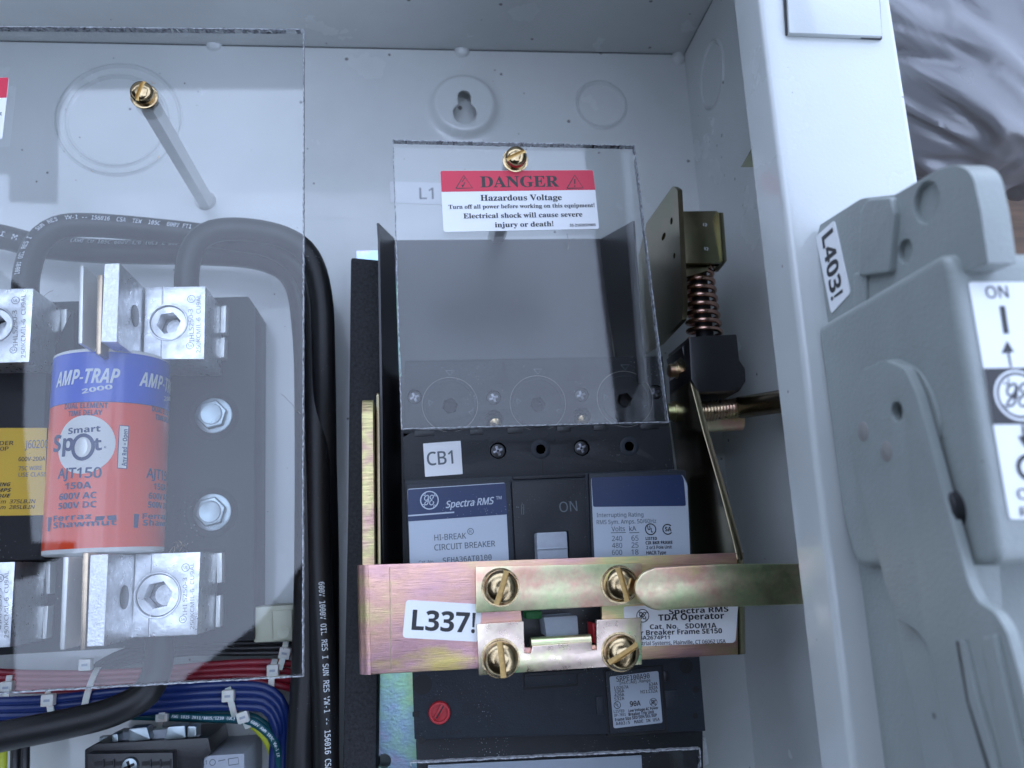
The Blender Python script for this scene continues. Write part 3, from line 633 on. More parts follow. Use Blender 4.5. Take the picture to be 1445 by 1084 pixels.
slab('load_lug', [(985, 1042), (996, 1040), (1001, 1078), (990, 1084)], 60, 40, 'alu', cb, .6)

# ================================================================== OPERATOR (yellow zinc bracket and its mechanism)
opr = thing('breaker_operator', 'yellow zinc steel bracket with four slotted screws strapped across the breaker', 'breaker operator', (*P(780, 870, 20), 17))
ZB = 110.0
fl = [(514, 797), (1044, 780), (1046, 924), (518, 952)]
win = [P(735, 860, ZB), P(849, 856, ZB), P(850, 910, ZB), P(741, 914, ZB)]
pts = rnd([P(x, y, ZB) for x, y in fl], 1.5)
prism('bracket_face', [[P(x, y, ZB) for x, y in [(519, 797), (1040, 780), (1042, 924), (523, 952)]], win], ZB, ZB-2.6, 'zbrush', opr, .5)
# rounded bends to the side legs: swept quarter rounds
def bend(name, pxt, pxb, sgn, m):
    a, b = P3(*pxt, ZB), P3(*pxb, ZB); vs, fs = [], []; r = 4.2; n = 8
    for e in (a, b):
        for k_ in range(n+1):
            t = math.pi/2*k_/n; vs.append((e.x+sgn*r*math.sin(t), e.y, ZB-r+r*math.cos(t)))
        vs.append((e.x+sgn*r, e.y, ZB-14)); vs.append((e.x+sgn*(r-2.6), e.y, ZB-14))
        for k_ in range(n, -1, -1):
            t = math.pi/2*k_/n; vs.append((e.x+sgn*(r-2.6)*math.sin(t), e.y, ZB-r+(r-2.6)*math.cos(t)))
    q = len(vs)//2; fs = [(i, (i+1) % q, (i+1) % q+q, i+q) for i in range(q)]+[tuple(range(q)), tuple(range(2*q-1, q-1, -1))]
    return mk(name, vs, fs, m, opr, 30)
bend('left_bend', (519.3, 797), (523.3, 952), -1, 'zbrush'); bend('right_bend', (1039.7, 780.2), (1041.7, 924), 1, 'zdark')  # right bend takes the same shade-toned zinc as its leg
slab('fold_line', [(549.3, 800), (550.4, 800), (552.2, 945), (551.2, 945)], ZB+.06, ZB-.1, 'zdark', opr, 0)
# left leg : a thick upright plate whose sawn edge faces the camera
LXp = P(528, 800, ZB-3)[0]
lx0, lx1 = P(512, 800, 104)[0], P(529, 800, 104)[0]
ya, yb = P(512, 800, 104)[1], P(519, 562, 98)[1]
def leg(name, x0, x1, prof, m, bev=.4): return prism(name, [prof], x0, x1, m, opr, bev, frame=lambda u, v, t: Vector((t, u, v)))
leg('left_leg', lx0, lx1, rnd([(ya, 107), (yb-6, 99), (yb, 95), (yb, 80), (yb-4, 22), (P(515, 950, 100)[1], 22), (P(515, 950, 100)[1], 107)], 1.5), 'zedge')
leg('left_inner_plate', lx1+.8, lx1+2.0, rnd([(ya, 100), (yb+5, 86), (yb+7, 40), (ya-10, 22), (ya-10, 100)], 2), 'zdark')
# right leg
rxp = P(1040, 782, ZB)[0]-.5
xplate('right_leg', [(1040, 790), (1033, 758), (1015, 690), (992, 610), (974, 540), (968, 512), (957, 499), (948, 508), (944, 530), (946, 600), (960, 700), (972, 800), (978, 850)], rxp, rxp+2.8, 'zdark', opr, .5, [0, 0, 0, 0, 0, 3, 3, 3, 0, 0, 0, 0, 0])  # darker zinc puts the shade of this inner face into its colour
# slider plates
zu = ZB+3.2
slab('upper_slide_plate', [(671, 800), (905, 795), (906, 852), (852, 856), (738, 862), (672, 865)], zu, ZB+.1, 'zmott', opr, .35)
slab('lower_slide_plate', [(673, 881), (739, 877), (740, 921), (749, 922), (751, 912), (833, 906), (836, 917), (842, 917), (842, 875), (905, 872), (906, 938), (676, 953)], zu, ZB+.1, 'zrain', opr, .35)
lipc = [P3(749, 909, 110), P3(833, 904, 110)]
tube('rolled_lip', [lipc[0], (lipc[0]+lipc[1])/2, lipc[1]], 2.4, 'zmott', opr, 20)
# boolean-cut slotted screw
def slotted_head(r, h, m, name):
    o = lathe('slotted_screw', (0, 0, 0), (0, 0, 1), [(r*.97, -.4), (r, .3), (r*.99, h*.50), (r*.93, h*.72), (r*.76, h*.90), (r*.4, h*.985), (0, h)], m, None, 36)
    cut = prism('cutter', [[(-r*1.3, -r*.17), (r*1.3, -r*.17), (r*1.3, r*.17), (-r*1.3, r*.17)]], h*1.5, h*.52, 'brass', None)
    o.location = (0, 0, 0); cut.location = (0, 0, 0)
    for q in (o, cut):
        c_ = ORG[q.name]; q.data.transform(Matrix.Translation(c_*S))
    md = o.modifiers.new('b', 'BOOLEAN'); md.object = cut; md.solver = 'EXACT'
    bpy.context.view_layer.update(); dg = bpy.context.evaluated_depsgraph_get(); me = bpy.data.meshes.new_from_object(o.evaluated_get(dg))
    bpy.data.objects.remove(o); bpy.data.objects.remove(cut)
    me.materials.clear(); me.materials.append(MT[m]); me.polygons.foreach_set('use_smooth', [True]*len(me.polygons)); me.set_sharp_from_angle(angle=math.radians(35)); return me
def slotbar(r, h):      # slot floor, its reflection put in as bright copper colour
    return prism('slot', [[(-r*.97, -r*.11), (r*.97, -r*.11), (r*.97, r*.11), (-r*.97, r*.11)]], h*.56, h*.4, 'copper', None)
SH = slotted_head(6.3, 6.6, 'brass', 'slotted_screw')
def put_screw(me, parent, c, ang, sc_=1.0, tilt=(0, 0), name='slotted_screw', rr=6.3, hh=5.2):
    o = bpy.data.objects.new(name, me); COL.objects.link(o); o.parent = parent; o.location = (Vector(c)-ORG[parent.name])*S; o.rotation_euler = (tilt[0], tilt[1], math.radians(ang)); o.scale = (sc_,)*3; ORG[o.name] = Vector(c)
    return o
MT['slotm'] = mat('slot_floor_reflection', (.50, .33, .13), .35, .9, mottle=(.2, 500))  # ochre colour stands in for the reflection on the slot floors
slm = prism('slot_floor_', [[(-6.2, -1.0), (6.2, -1.0), (6.2, 1.0), (-6.2, 1.0)]], 4.3, 3.5, 'slotm', None); slm.data.transform(Matrix.Translation(ORG[slm.name]*S)); SLOT = slm.data; bpy.data.objects.remove(slm)
for x, y, a in ((706, 829, 70), (874, 825, -78), (706, 929, -86), (875, 920, 28)):
    c = P3(x, y, zu)
    lathe('washer', (c.x, c.y, zu-.1), (0, 0, 1), [(7.0, 0), (7.0, .5), (6.2, .55)], 'brass', opr, 32)
    s_ = put_screw(SH, opr, c, a)
    f_ = bpy.data.objects.new('slot', SLOT); COL.objects.link(f_); f_.parent = s_; ORG[f_.name] = Vector(c)
# window contents
slab('switch_well', [(728, 850), (860, 846), (862, 925), (732, 930)], 92, 84, 'black', opr, 0)
slab('green_flag', [(742, 864), (765, 863), (765, 873), (743, 874)], 101, 93, 'greenp', opr, .2); slab('red_flag', [(836, 880), (841, 880), (842, 908), (838, 908)], 104, 93, 'knob', opr, .2)
slab('slide_toggle', [(767, 871), (815, 868), (817, 896), (771, 899)], 106, 90, 'toggle', opr, .8)
# labels on the bracket
sl = slab('number_label', [(573, 846.5), (680, 853), (676, 906), (568, 900)], ZB+.28, ZB+.02, 'white', opr, 0, 1.4)
k = Ink(PZ(ZB+.28), .05); k.text('L337!', (580.5, 888.5), (670, 893), 27, 'ink', .02); k.done(sl)
tl = slab('operator_label', [(880, 856), (1042, 850), (1038, 904), (1035, 907), (883, 913)], ZB+.28, ZB+.02, 'white', opr, 0, 1.0)
k = Ink(PZ(ZB+.28), .05); k.script_ge((907, 869), 9, 'ink', 1.3)
k.text('Spectra RMS', (944, 867), (1028, 863), 7, 'ink', .025); k.text('TDA Operator', (929, 876), (1022, 873), 8, 'ink', .025); k.text('Cat. No.', (917, 888), (957, 887), 6.2, 'ink', .025); k.text('SDOM1A', (967, 887), (1011, 886), 6.5, 'ink', .025)
k.text('For Breaker Frame SE150', (892, 897), (1019, 893.5), 6.5, 'ink', .025); k.text('184A2674P11', (893, 903), (945, 902), 5, 'ink', .02); k.text('GE Industrial Systems, Plainville, CT 06062 USA', (878, 911.5), (1024, 907.5), 5, 'ink', .012); k.done(tl)
# operating arm (strap) running out under the flange
ZA = 124
ar = [(925, 801), (1010, 796), (1200, 795), (1200, 851), (1010, 857), (925, 862), (906, 852), (896, 838), (896, 824), (906, 808)]
arm = slab('operating_arm', ar, ZA, ZA-2.5, 'zmott', opr, .8, [0, 0, 0, 0, 0, 2, 2, 2, 2, 2])

# spring mechanism on the right
sp = thing('spring_mechanism', 'olive zinc bracket with coil spring and black block right of the breaker cover', 'spring mechanism', (*P(985, 420, 20), 3))
XE = P(960, 380, 82)[0]
pe = PX(XE)
hs = [circ(pe.uv(947.5, 312), 1.6, 16, 1.9), circ(pe.uv(951.5, 361), 1.3, 14, 1.6), circ(pe.uv(936.5, 334), 1.5, 16, 3.4)]
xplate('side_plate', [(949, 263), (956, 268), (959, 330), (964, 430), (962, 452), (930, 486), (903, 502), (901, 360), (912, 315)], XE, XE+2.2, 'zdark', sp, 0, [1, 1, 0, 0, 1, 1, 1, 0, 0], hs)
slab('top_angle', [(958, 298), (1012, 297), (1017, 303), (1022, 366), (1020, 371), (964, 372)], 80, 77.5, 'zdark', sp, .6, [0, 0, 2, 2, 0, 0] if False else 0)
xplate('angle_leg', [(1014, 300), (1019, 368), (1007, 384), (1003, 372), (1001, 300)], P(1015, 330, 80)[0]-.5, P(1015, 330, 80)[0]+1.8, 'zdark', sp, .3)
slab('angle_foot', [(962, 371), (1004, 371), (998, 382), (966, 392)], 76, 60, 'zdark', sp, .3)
k = Ink(PZ(80), .05)
for x, y in ((995, 317), (997, 351)): k.stroke([(x-2.5, y-2), (x-2, y+2)], .8, 'whiteink'); k.stroke([(x, y-2), (x+2.5, y), (x, y+2), (x+2, y+2.5)], .8, 'whiteink')
k.done(sp, 'punched_mark')
a, b = P3(983, 372, 66), P3(995, 478, 66); n_ = 9*24; hp = []
ax = (b-a).normalized(); ux = ax.cross(Vector((0, 0, 1))).normalized(); uz = ux.cross(ax)
for i in range(n_+1):
    t = i/n_; an = 2*math.pi*9*t; hp.append(a.lerp(b, t)+(ux*math.cos(an)+uz*math.sin(an))*(6.3+1.0*t))
tube('coil_spring', hp, 1.15, 'spring', sp, 10); tube('spring_core', [a, (a+b)/2, b], 4.0, 'dark', sp, 16)
slab('black_block', [(972, 475), (1040, 471), (1044, 508), (1052, 520), (1053, 538), (1044, 552), (986, 554), (975, 535)], 78, 45, 'black', sp, 1.0)
slab('block_cheek', [(962, 490), (975, 474), (986, 554), (972, 540)], 70, 45, 'black', sp, 1.0)
# threaded rod
r0, r1_, r2_ = P3(985, 582, 66), P3(1046, 575, 66), P3(1190, 553, 118)
rod = tube('smooth_rod', [r1_, (r1_+r2_)/2, r2_], 5.0, 'zdark', sp, 24)
nn = 14; pth = [r0.lerp(r1_, i/(nn*4)) for i in range(nn*4+1)]
tube('threaded_end', pth, lambda t: 4.3+.38*math.sin(2*math.pi*nn*t), 'zrain', sp, 20)
tube('spacer_tube', [P3(975, 596, 52), P3(1010, 594, 52), P3(1045, 592, 52)], 5.2, 'zmott', sp, 24)
pxr = PX(rxp)
for (x, y, r) in ((955, 523, 3.1), (951, 581, 4.0)):
    uv = pxr.uv(x, y); lathe('pivot_pin', (rxp+2, -uv[0], uv[1]), (-1, 0, 0), [(r*1.25, 0), (r*1.25, 2.4), (r, 2.5), (r, 5.5), (r*.85, 6.0), (0, 6.1)], 'zmott', opr, 24)

# ================================================================== FUSE HOLDER
fb = thing('fuse_block', 'black fuse block with tinned aluminium lugs under the left clear cover', 'fuse block', (*P(180, 660, 0), 0))
ZBs = 30
slab('base', [(-90, 430), (350, 418), (361, 434), (358, 904), (-90, 930)], ZBs, 1, 'base', fb, .8)
slab('centre_ridge', [(-90, 512), (66, 512), (62, 602), (62, 790), (-90, 795)], 46, ZBs, 'base', fb, .6)
slab('barrier_wall', [(66, 512), (100, 440), (104, 440), (104, 780), (62, 790)], 40, ZBs, 'base', fb, .5)
yl = slab('ratings_label', [(-90, 604), (66, 604), (62, 727), (-90, 729)], 46.3, 46, 'yellow', fb, 0)
k = Ink(PZ(46.3), .06)
k.text('FUSEHOLDER', (-48, 629), (19, 628), 6, 'ink', .015); k.text('60030P', (-24, 637), (12, 636), 6, 'ink', .015); k.text('J60200', (35, 633), (68, 632), 12, 'greyink', .01)
k.text('600V-200A', (26, 651), (64, 650), 6, 'ink', .015); k.text('75C WIRE', (26, 664), (59, 663), 6, 'greyink', .01); k.text('USE CLASS', (26, 673), (66, 672), 6, 'greyink', .01)
k.text('RATING', (-16, 687), (15, 686), 5.5, 'ink', .03, shear=.2); k.text('200 AMPS', (-30, 695), (16, 694), 5.5, 'ink', .03, shear=.2); k.text('TORQUE', (-22, 703), (15, 702), 5.5, 'ink', .03, shear=.2)
k.text('42.4 N.m  375LB.IN', (-28, 711), (50, 710), 5.5, 'ink', .012, shear=.15); k.text('32.2 N.m  285LB.IN', (-28, 719), (49, 718), 5.5, 'ink', .012, shear=.15); k.done(yl)
def lug(front, zf, zb, cen, rad, plate=None, lplate=None, blade=None, holec=None, groove=None, txt=None):
    c = P(*cen, zf); rr = rad*(D-zf)/F*1.02
    l = slab('lug_block', front, zf, zb, 'alu', fb, .35, 0, [circ(c, rr, 36)])
    # set screw with hexagon socket
    prism('set_screw', [circ(c, rr*.93, 36), hexa(c, rr*.66, 10)], zf-1.0, zf-9, 'alu', l, 0)
    vs, fs = [], []; pr = [(rr*1.08, zf+.02), (rr*1.05, zf+.35), (rr*.99, zf+.3), (rr*.96, zf-.8)]; n = 40
    for r, h in pr:
        for i in range(n): a = 2*math.pi*i/n; vs.append((c[0]+r*math.cos(a), c[1]+r*math.sin(a), h))
    for q in range(3):
        for i in range(n): j = (i+1) % n; fs.append((q*n+i, q*n+j, (q+1)*n+j, (q+1)*n+i))
    mk('socket_rim', vs, fs, 'alu', l)
    lathe('socket_floor', (c[0], c[1], zf-11), (0, 0, 1), [(rr*.8, 0), (rr*.8, .8), (0, .8)], 'screwdark', l, 24); lathe('socket_boss', (c[0]+rr*.1, c[1]-rr*.02, zf-10.5), (0, 0, 1), [(rr*.5, 0), (rr*.48, 1.8), (0, 2.0)], 'alus', l, 24)
    if groove:
        (ga, _, _, gb) = groove; gy = cen[1]
        for (t0, t1) in ((0, (gy-rad*1.0-ga[1])/(gb[1]-ga[1])), ((gy+rad*1.0-ga[1])/(gb[1]-ga[1]), 1)):
            q = [(ga[0]+(gb[0]-ga[0])*t, ga[1]+(gb[1]-ga[1])*t) for t in (t0, t1)]
            slab('groove', [(q[0][0]-.5, q[0][1]), (q[0][0]+.6, q[0][1]), (q[1][0]+.6, q[1][1]), (q[1][0]-.5, q[1][1])], zf+.08, zf-.4, 'screwdark', l, 0)
            slab('groove_lip', [(q[0][0]+.8, q[0][1]), (q[0][0]+2.2, q[0][1]), (q[1][0]+2.2, q[1][1]), (q[1][0]+.8, q[1][1])], zf+.25, zf-.4, 'alus', l, .1)
    if txt:
        k = Ink(PZ(zf), .05)
        for t, a, b, cp in txt: k.text(t, a, b, cp, 'dimple', 0, fnt='s')
        k.ring(txt[0][2][:1]+(txt[0][2][1]-14,) if False else (txt[0][1][0]-6, txt[0][1][1]+6 if txt[0][1][1] > 0 else 0), 4.5, 5.3, 'greyink'); k.text('SA', (txt[0][1][0]-9, txt[0][1][1]+8), (txt[0][1][0]-3, txt[0][1][1]+8), 4, 'greyink')
        k.ring((txt[0][2][0]-2, txt[0][2][1]-14), 5, 5.8, 'greyink'); k.text('UL', (txt[0][2][0]-5, txt[0][2][1]-12), (txt[0][2][0]+1, txt[0][2][1]-12), 4.5, 'greyink')
        k.done(l, 'stamping')
    if plate:
        p = slab('clamp_plate', plate, 95, zb, 'alu', fb, .5)
        slab('sawn_face', [(a+(1 if i in (0, 3) else -1), b+(1 if i < 2 else -1)) for i, (a, b) in enumerate(plate)], 95.12, 94.9, 'alus', p, 0)
        xs = (P(*plate[1], 95)[0]+P(*plate[2], 95)[0])/2
        uv = PX(xs).uv(*holec); prism('bolt_hole', [circ(uv, 4.6, 28)], xs+.5, xs-.5, 'black', p, .3, frame=lambda u, v, t: Vector((t, -u, v)))
    if lplate: slab('clamp_plate', lplate, 95, 45, 'post', fb, .4)
    if blade: slab('fuse_blade', blade, 90, 40, 'copper', fb, .5)
lug([(205, 405), (290, 404), (288, 507), (202, 507)], 65, 33, (237, 455), 25, [(147, 372), (169, 371), (165, 483), (142, 483)], [(112, 375), (118, 374), (116, 485), (110, 485)], [(137, 388), (145, 387), (142, 500), (135, 500)], (190, 446),
    [(229, 404.5), (289.5, 404), (287.5, 506.5), (227, 507)], [('IHLS250-3', (274, 482), (272, 436), 6), ('250KCMIL-6  CU9AL', (283, 498), (283, 416), 5.5)])
lug([(191, 782), (283, 779), (278, 896), (185, 900)], 65, 33, (222, 840), 28, [(127, 783), (153, 782), (147, 912), (122, 913)], [(89, 786), (97, 786), (91, 917), (84, 917)], [(116, 780), (125, 780), (120, 917), (113, 918)], (175, 843),
    [(214, 781), (282.5, 779.3), (277.5, 895.7), (209, 898.5)], [('IHI S250-3', (264, 868), (264, 815), 6), ('250KCMIL-6  CU9AL', (274, 888), (274, 794), 5.5)])
lug([(-80, 408), (47, 407), (41, 511), (-80, 514)], 65, 33, (-9, 458), 24, None, None, None, None, None, [('IHLS250-3', (25, 488), (24, 438), 6), ('250KCMIL-6  CU9AL', (36, 505), (36, 415), 5.5)])
lug([(-80, 796), (21, 793), (14, 913), (-80, 918)], 65, 33, (-40, 852), 26, None, None, None, None, None, [('IHI S250-3', (2, 880), (2, 830), 6), ('250KCMIL-6  CU9AL', (12, 900), (12, 806), 5.5)])
for q in ([(312, 432), (319, 431), (318, 469), (311, 470)], [(311, 477), (317, 476), (316, 504), (309, 505)], [(86, 437), (94, 436), (93, 467), (86, 468)], [(88, 487), (93, 487), (91, 497), (87, 497)],
          [(305, 781), (313, 780), (313, 822), (306, 823)], [(305, 841), (311, 840), (310, 885), (304, 885)], [(64, 793), (71, 792), (70, 838), (65, 838)], [(61, 856), (68, 855), (65, 901), (60, 902)]):
    slab('clip_edge', q, 36, 30, 'post', fb, .2)
for x, y in ((302, 587), (300, 723)):
    c = P(x, y, ZBs)
    lathe('bolt_recess', (*c, ZBs-.3), (0, 0, 1), [(11.6, 0), (11.6, .45), (11.0, .55), (10.6, .35), (8.6, .33)], 'base', fb, 40)
    bt = lathe('hex_bolt', (*c, ZBs+.2), (0, 0, 1), [(8.2, 0), (8.2, .8), (7.4, 1.0)], 'steel', fb, 32)
    prism('bolt_head', [hexa(c, 6.9, 14)], ZBs+5.2, ZBs+1.1, 'steel', bt, .9, seg=3); lathe('head_dish', (*c, ZBs+5.15), (0, 0, 1), [(4.9, 0), (4.7, .35), (4.0, .2), (0, .15)], 'steel', bt, 28)
# copper strands
st = []
for i in range(14):
    a = P3(245+random.random()*22, 764+random.random()*14, 36+random.random()*3); b = a+Vector((random.uniform(-2, 2), random.uniform(-3, 3), random.uniform(0, 2))); st.append(tube('strand', [a, (a+b)/2+Vector((.3, .2, .5)), b], .16, 'copper', fb, 5))
join('copper_strands', st)['kind'] = 'stuff'

# ================================================================== FUSE
zc = 59.0
d1, d2 = XC_T(66.5, 640), XC_T(236.5, 640); a1, a2 = math.atan2(d1.x, -d1.z), math.atan2(d2.x, -d2.z); am = (a1+a2)/2
fx = (D-zc)*math.tan(am); fr_ = (D-zc)/math.cos(am)*math.sin((a2-a1)/2)
y0, y1 = P(150, 494, zc+fr_*.8)[1], P(150, 781, zc+fr_*.8)[1]
fu = thing('cartridge_fuse', 'large red and blue cartridge fuse clamped between the tinned lugs', 'fuse', (fx, (y0+y1)/2, zc))
L_ = y0-y1
lathe('body', (fx, y0, zc), (0, -1, 0), [(fr_-1.2, 0), (fr_-.1, .6), (fr_, 1.6), (fr_, L_-1.6), (fr_-.1, L_-.6), (fr_-1.2, L_)], 'fwhite', fu, 96)
yb_ = P(150, 566, zc+fr_)[1]
lathe('blue_band', (fx, y0-1.7, zc), (0, -1, 0), [(fr_-.02, 0), (fr_+.08, 0), (fr_+.08, y0-1.7-yb_), (fr_-.02, y0-1.7-yb_)], 'fblue', fu, 96)
lathe('red_band', (fx, yb_-.3, zc), (0, -1, 0), [(fr_-.02, 0), (fr_+.08, 0), (fr_+.08, yb_-.3-y1-2.2), (fr_-.02, yb_-.3-y1-2.2)], 'fred', fu, 96)
lathe('dark_ring', (fx, yb_, zc), (0, -1, 0), [(fr_-.02, 0), (fr_+.09, 0), (fr_+.09, .3), (fr_-.02, .3)], 'blueink', fu, 96)
cy = CY(fx, zc, fr_+.08)
class Shift:
    def __init__(s, b, du): s.b, s.du = b, du
    def uv(s, px, py): return s.b.uv(px, py)
    def at(s, u, v, o=0): return s.b.at(u+s.du, v, o)
du = cy.uv(194, 540).x-cy.uv(79, 547).x
for sh_ in (0, du):
    k = Ink(Shift(cy, sh_), .22)
    k.text('AMP-TRAP', (80, 547), (169, 541), 19, 'whiteink', .03, shear=.28); k.text('2000', (116, 556), (159, 549), 7, 'whiteink', .03)
    k.text('DUAL ELEMENT', (92, 578), (152, 576), 7.5, 'blueink', .02); k.text('TIME DELAY', (97, 588), (144, 586), 7.5, 'blueink', .02)
    k.text('AJT150', (82, 676), (143, 674), 13.5, 'blueink', .018); k.text('150A', (92, 691), (129, 689), 9, 'blueink', .02)
    k.text('600V AC', (84, 706), (136, 703), 8.5, 'blueink', .02); k.text('500V DC', (83, 719), (136, 716), 8.5, 'blueink', .02)
    k.text('Ferraz', (76, 736), (129, 732), 7, 'blueink', .05, spacing=1.05); k.text('Shawmut', (76, 746), (164, 741), 8, 'blueink', .05); k.poly([(69, 730), (73, 730), (71, 750), (68, 750)], 'blueink'); k.poly([(135, 729), (164, 727), (164, 734), (134, 735)], 'blueink')
    k.done(fu, 'printing')
k = Ink(cy, .10); c0 = cy.uv(118, 627); R0 = 11.6
def cdisc(k, m, c, rx, ry, n=24):
    pts, f = [], []
    for i in range(n+1): t = math.pi*i/n; x = -rx*math.cos(t); y = ry*math.sin(t); pts += [(c.x+x, c.y+y), (c.x+x, c.y-y)]
    for i in range(n): f.append((2*i, 2*i+1, 2*i+3, 2*i+2))
    k.add(m, pts, f)
cdisc(k, 'fwhite', c0, R0, R0); k.done(fu, 'white_spot')
k = Ink(cy, .30); k.text('Smart', (97, 613), (142, 609), 8.5, 'blueink', .04); k.text('Sp', (76, 638), (104, 636), 17, 'blueink', .03); k.text('t', (133, 636), (144, 635), 20, 'blueink', .03); k.text('R', (147, 633), (150, 633), 3.5, 'blueink')
e0 = cy.uv(117, 631)
pts, f = [], []
for i in range(41):
    a = 2*math.pi*i/40
    for q, ry in ((3.2, 4.0), (4.6, 5.4)): pts.append((e0.x+q*math.cos(a), e0.y+ry*math.sin(a)))
for i in range(40): f.append((2*i, 2*i+1, 2*i+3, 2*i+2))
k.add('blueink', pts, f); k.done(fu, 'printing')
k = Ink(cy, .36); cdisc(k, 'post', e0, 2.0, 3.4); k.done(fu, 'indicator_window')
k = Ink(cy, .12); k.poly([(168, 600), (182, 601), (179, 662), (165, 661)], 'blueink'); k.poly([(169, 601), (181, 602), (178, 661), (166, 660)], 'fwhite'); k.text('Any Red = Open', (178, 658), (180, 606), 6, 'blueink', .02); k.done(fu, 'printing')

# ================================================================== POWER CABLES
def cable(pts, r, label, texts=(), grp='black power cables', end=None):
    path = pxpath(pts, 3); o = tube('power_cable', path, r, 'cable', None, 24); tag(o, label, 'cable', grp)
    for t in texts: cable_text(o, path, r, *t)
    return o
cable([(-90, 320, 24), (0, 334, 22), (60, 348, 20), (150, 355, 20), (290, 358, 20), (370, 366, 22), (415, 395, 24), (430, 470, 26), (434, 600, 30), (434, 800, 34), (430, 950, 36), (424, 1060, 38), (422, 1200, 38)], 5.9,
      'black cable entering at the left edge as lowest of the upper loop', [('M 1232', (32, 340), (-20, 330), 3.4, 0, False), ('(AWG CU 105C 600V 1/0 (UL) E 33543 OIL RES', (105, 352), (300, 358), 3.0, 3.2, False)])
cable([(38, 470, 45), (36, 425, 48), (38, 385, 47), (52, 345, 44), (82, 322, 42), (130, 318, 40), (230, 326, 38), (320, 337, 36), (385, 350, 36), (428, 385, 36), (444, 450, 36), (447, 600, 34), (450, 800, 36), (457, 950, 40), (460, 1084, 40), (461, 1200, 40)], 5.6,
      'black cable rising from the left lug and arching right with white sun resistant lettering', [('1000V OIL RES I', (26, 395), (45, 343), 3.2, 1.6, False), ('SUN RES  VW-1 -- 156016  CSA  TEW  105C  600V FT1', (55, 335), (268, 326), 3.2, 1.8, False),
      ('600V 1000V OIL RES I SUN RES VW-1 -- 156016 CSA', (452, 818), (462, 1086), 3.2, 1.5, False)])
cable([(262, 470, 50), (263, 415, 55), (265, 375, 56), (275, 345, 56), (300, 327, 54), (345, 324, 52), (400, 335, 48), (436, 362, 46), (453, 420, 44), (457, 520, 40), (459, 650, 30), (462, 800, 20), (462, 1000, 12), (462, 1200, 12)], 5.3,
      'black cable rising from the right lug and bending over the others')
cable([(225, 870, 48), (225, 905, 52), (223, 940, 56), (206, 978, 60), (160, 1004, 62), (100, 1020, 63), (30, 1034, 64), (-60, 1052, 64), (-160, 1070, 64)], 5.7,
      'black cable dropping from the lower lug and sweeping left across the blue wires')

# ================================================================== CONTROL WIRES
def wires(lists, m, r, word, grp):
    names = ['topmost', 'second from the top', 'third from the top', 'fourth from the top', 'fifth from the top']
    for i, (pts) in enumerate(lists):
        o = tube('control_wire', pxpath(pts, 4), r, m, None, 12); tag(o, f'{names[i]} {word} wire in the loom below the fuse block', 'wire', grp)
wires([[(110, 960, 8), (150, 930+5*i, 14), (200, 912+6*i, 18), (270, 904+6*i, 20), (340, 901+7*i, 20), (420, 897+8*i, 18), (470, 895+8*i, 14)] for i in range(4)], 'black', 1.25, 'thin black', 'thin black control wires')
wires([[(-90, 944+8*i, 26), (0, 949+8*i, 27), (100, 951+7.5*i, 27), (200, 947+7.5*i, 27), (300, 938+8*i, 27), (370, 935+9.5*i, 26), (420, 938+12*i, 22), (470, 946+14*i, 14)] for i in range(4)], 'wred', 1.6, 'dark red', 'dark red control wires')
wires([[(-90, 988+11*i, 34), (0, 990+10.5*i, 34), (80, 986+10.5*i, 35), (170, 976+10.5*i, 35), (260, 970+9.5*i, 34), (330, 967+10*i, 34), (372, 970+10*i, 33), (395-i*3, 985+11*i, 32), (406-5*i, 1015+7*i, 30), (407-7*i, 1060, 28), (405-7*i, 1200, 28)] for i in range(4)], 'wblue', 1.9, 'navy blue', 'blue control wires')
wires([[(150, 1002+7*i, 26), (235, 1006+6*i, 28), (290, 1007+7*i, 28), (345, 1008+9*i, 28), (373, 1022+8*i, 28), (391-4*i, 1045+5*i, 27), (396-7*i, 1084, 26), (396-7*i, 1200, 26)] for i in range(2)], 'wteal', 1.7, 'teal', 'teal control wires')
wp = pxpath([(235, 1010, 30), (290, 1013, 31), (345, 1015, 31), (372, 1029, 31), (389, 1050, 30), (394, 1084, 28), (394, 1200, 28)], 3)
pw_ = tube('control_wire', wp, 1.8, 'wteal', None, 14); tag(pw_, 'teal wire with dense white lettering below the blue wires', 'wire', 'teal control wires'); cable_text(pw_, wp, 1.8, '18 AWG 1015 2011/1015/1230 (UL) E105C 600V AWM 105C VW-1 LR', (238, 1010), (392, 1075), 1.6, .2)
yw = tube('control_wire', pxpath([(330, 1012, 25), (352, 1020, 26), (372, 1038, 26), (384, 1062, 25), (386, 1090, 25), (384, 1200, 25)], 3), 1.7, 'wyel', None, 12); tag(yw, 'yellow green earth wire curving down below the teal wires', 'wire')
for i, (x, m, t) in enumerate(((4, 'wyel', 'yellow green wire end at the bottom left corner'), (22, 'black', 'black wire end beside the yellow green one at the bottom left'), (36, 'black', 'black wire end nearest the terminal block at the bottom left'))):
    o = tube('control_wire', pxpath([(x, 1045, 20), (x-1, 1090, 22), (x-3, 1180, 22)], 4), 1.9, m, None, 12); tag(o, t, 'wire', 'wire ends at the bottom left')
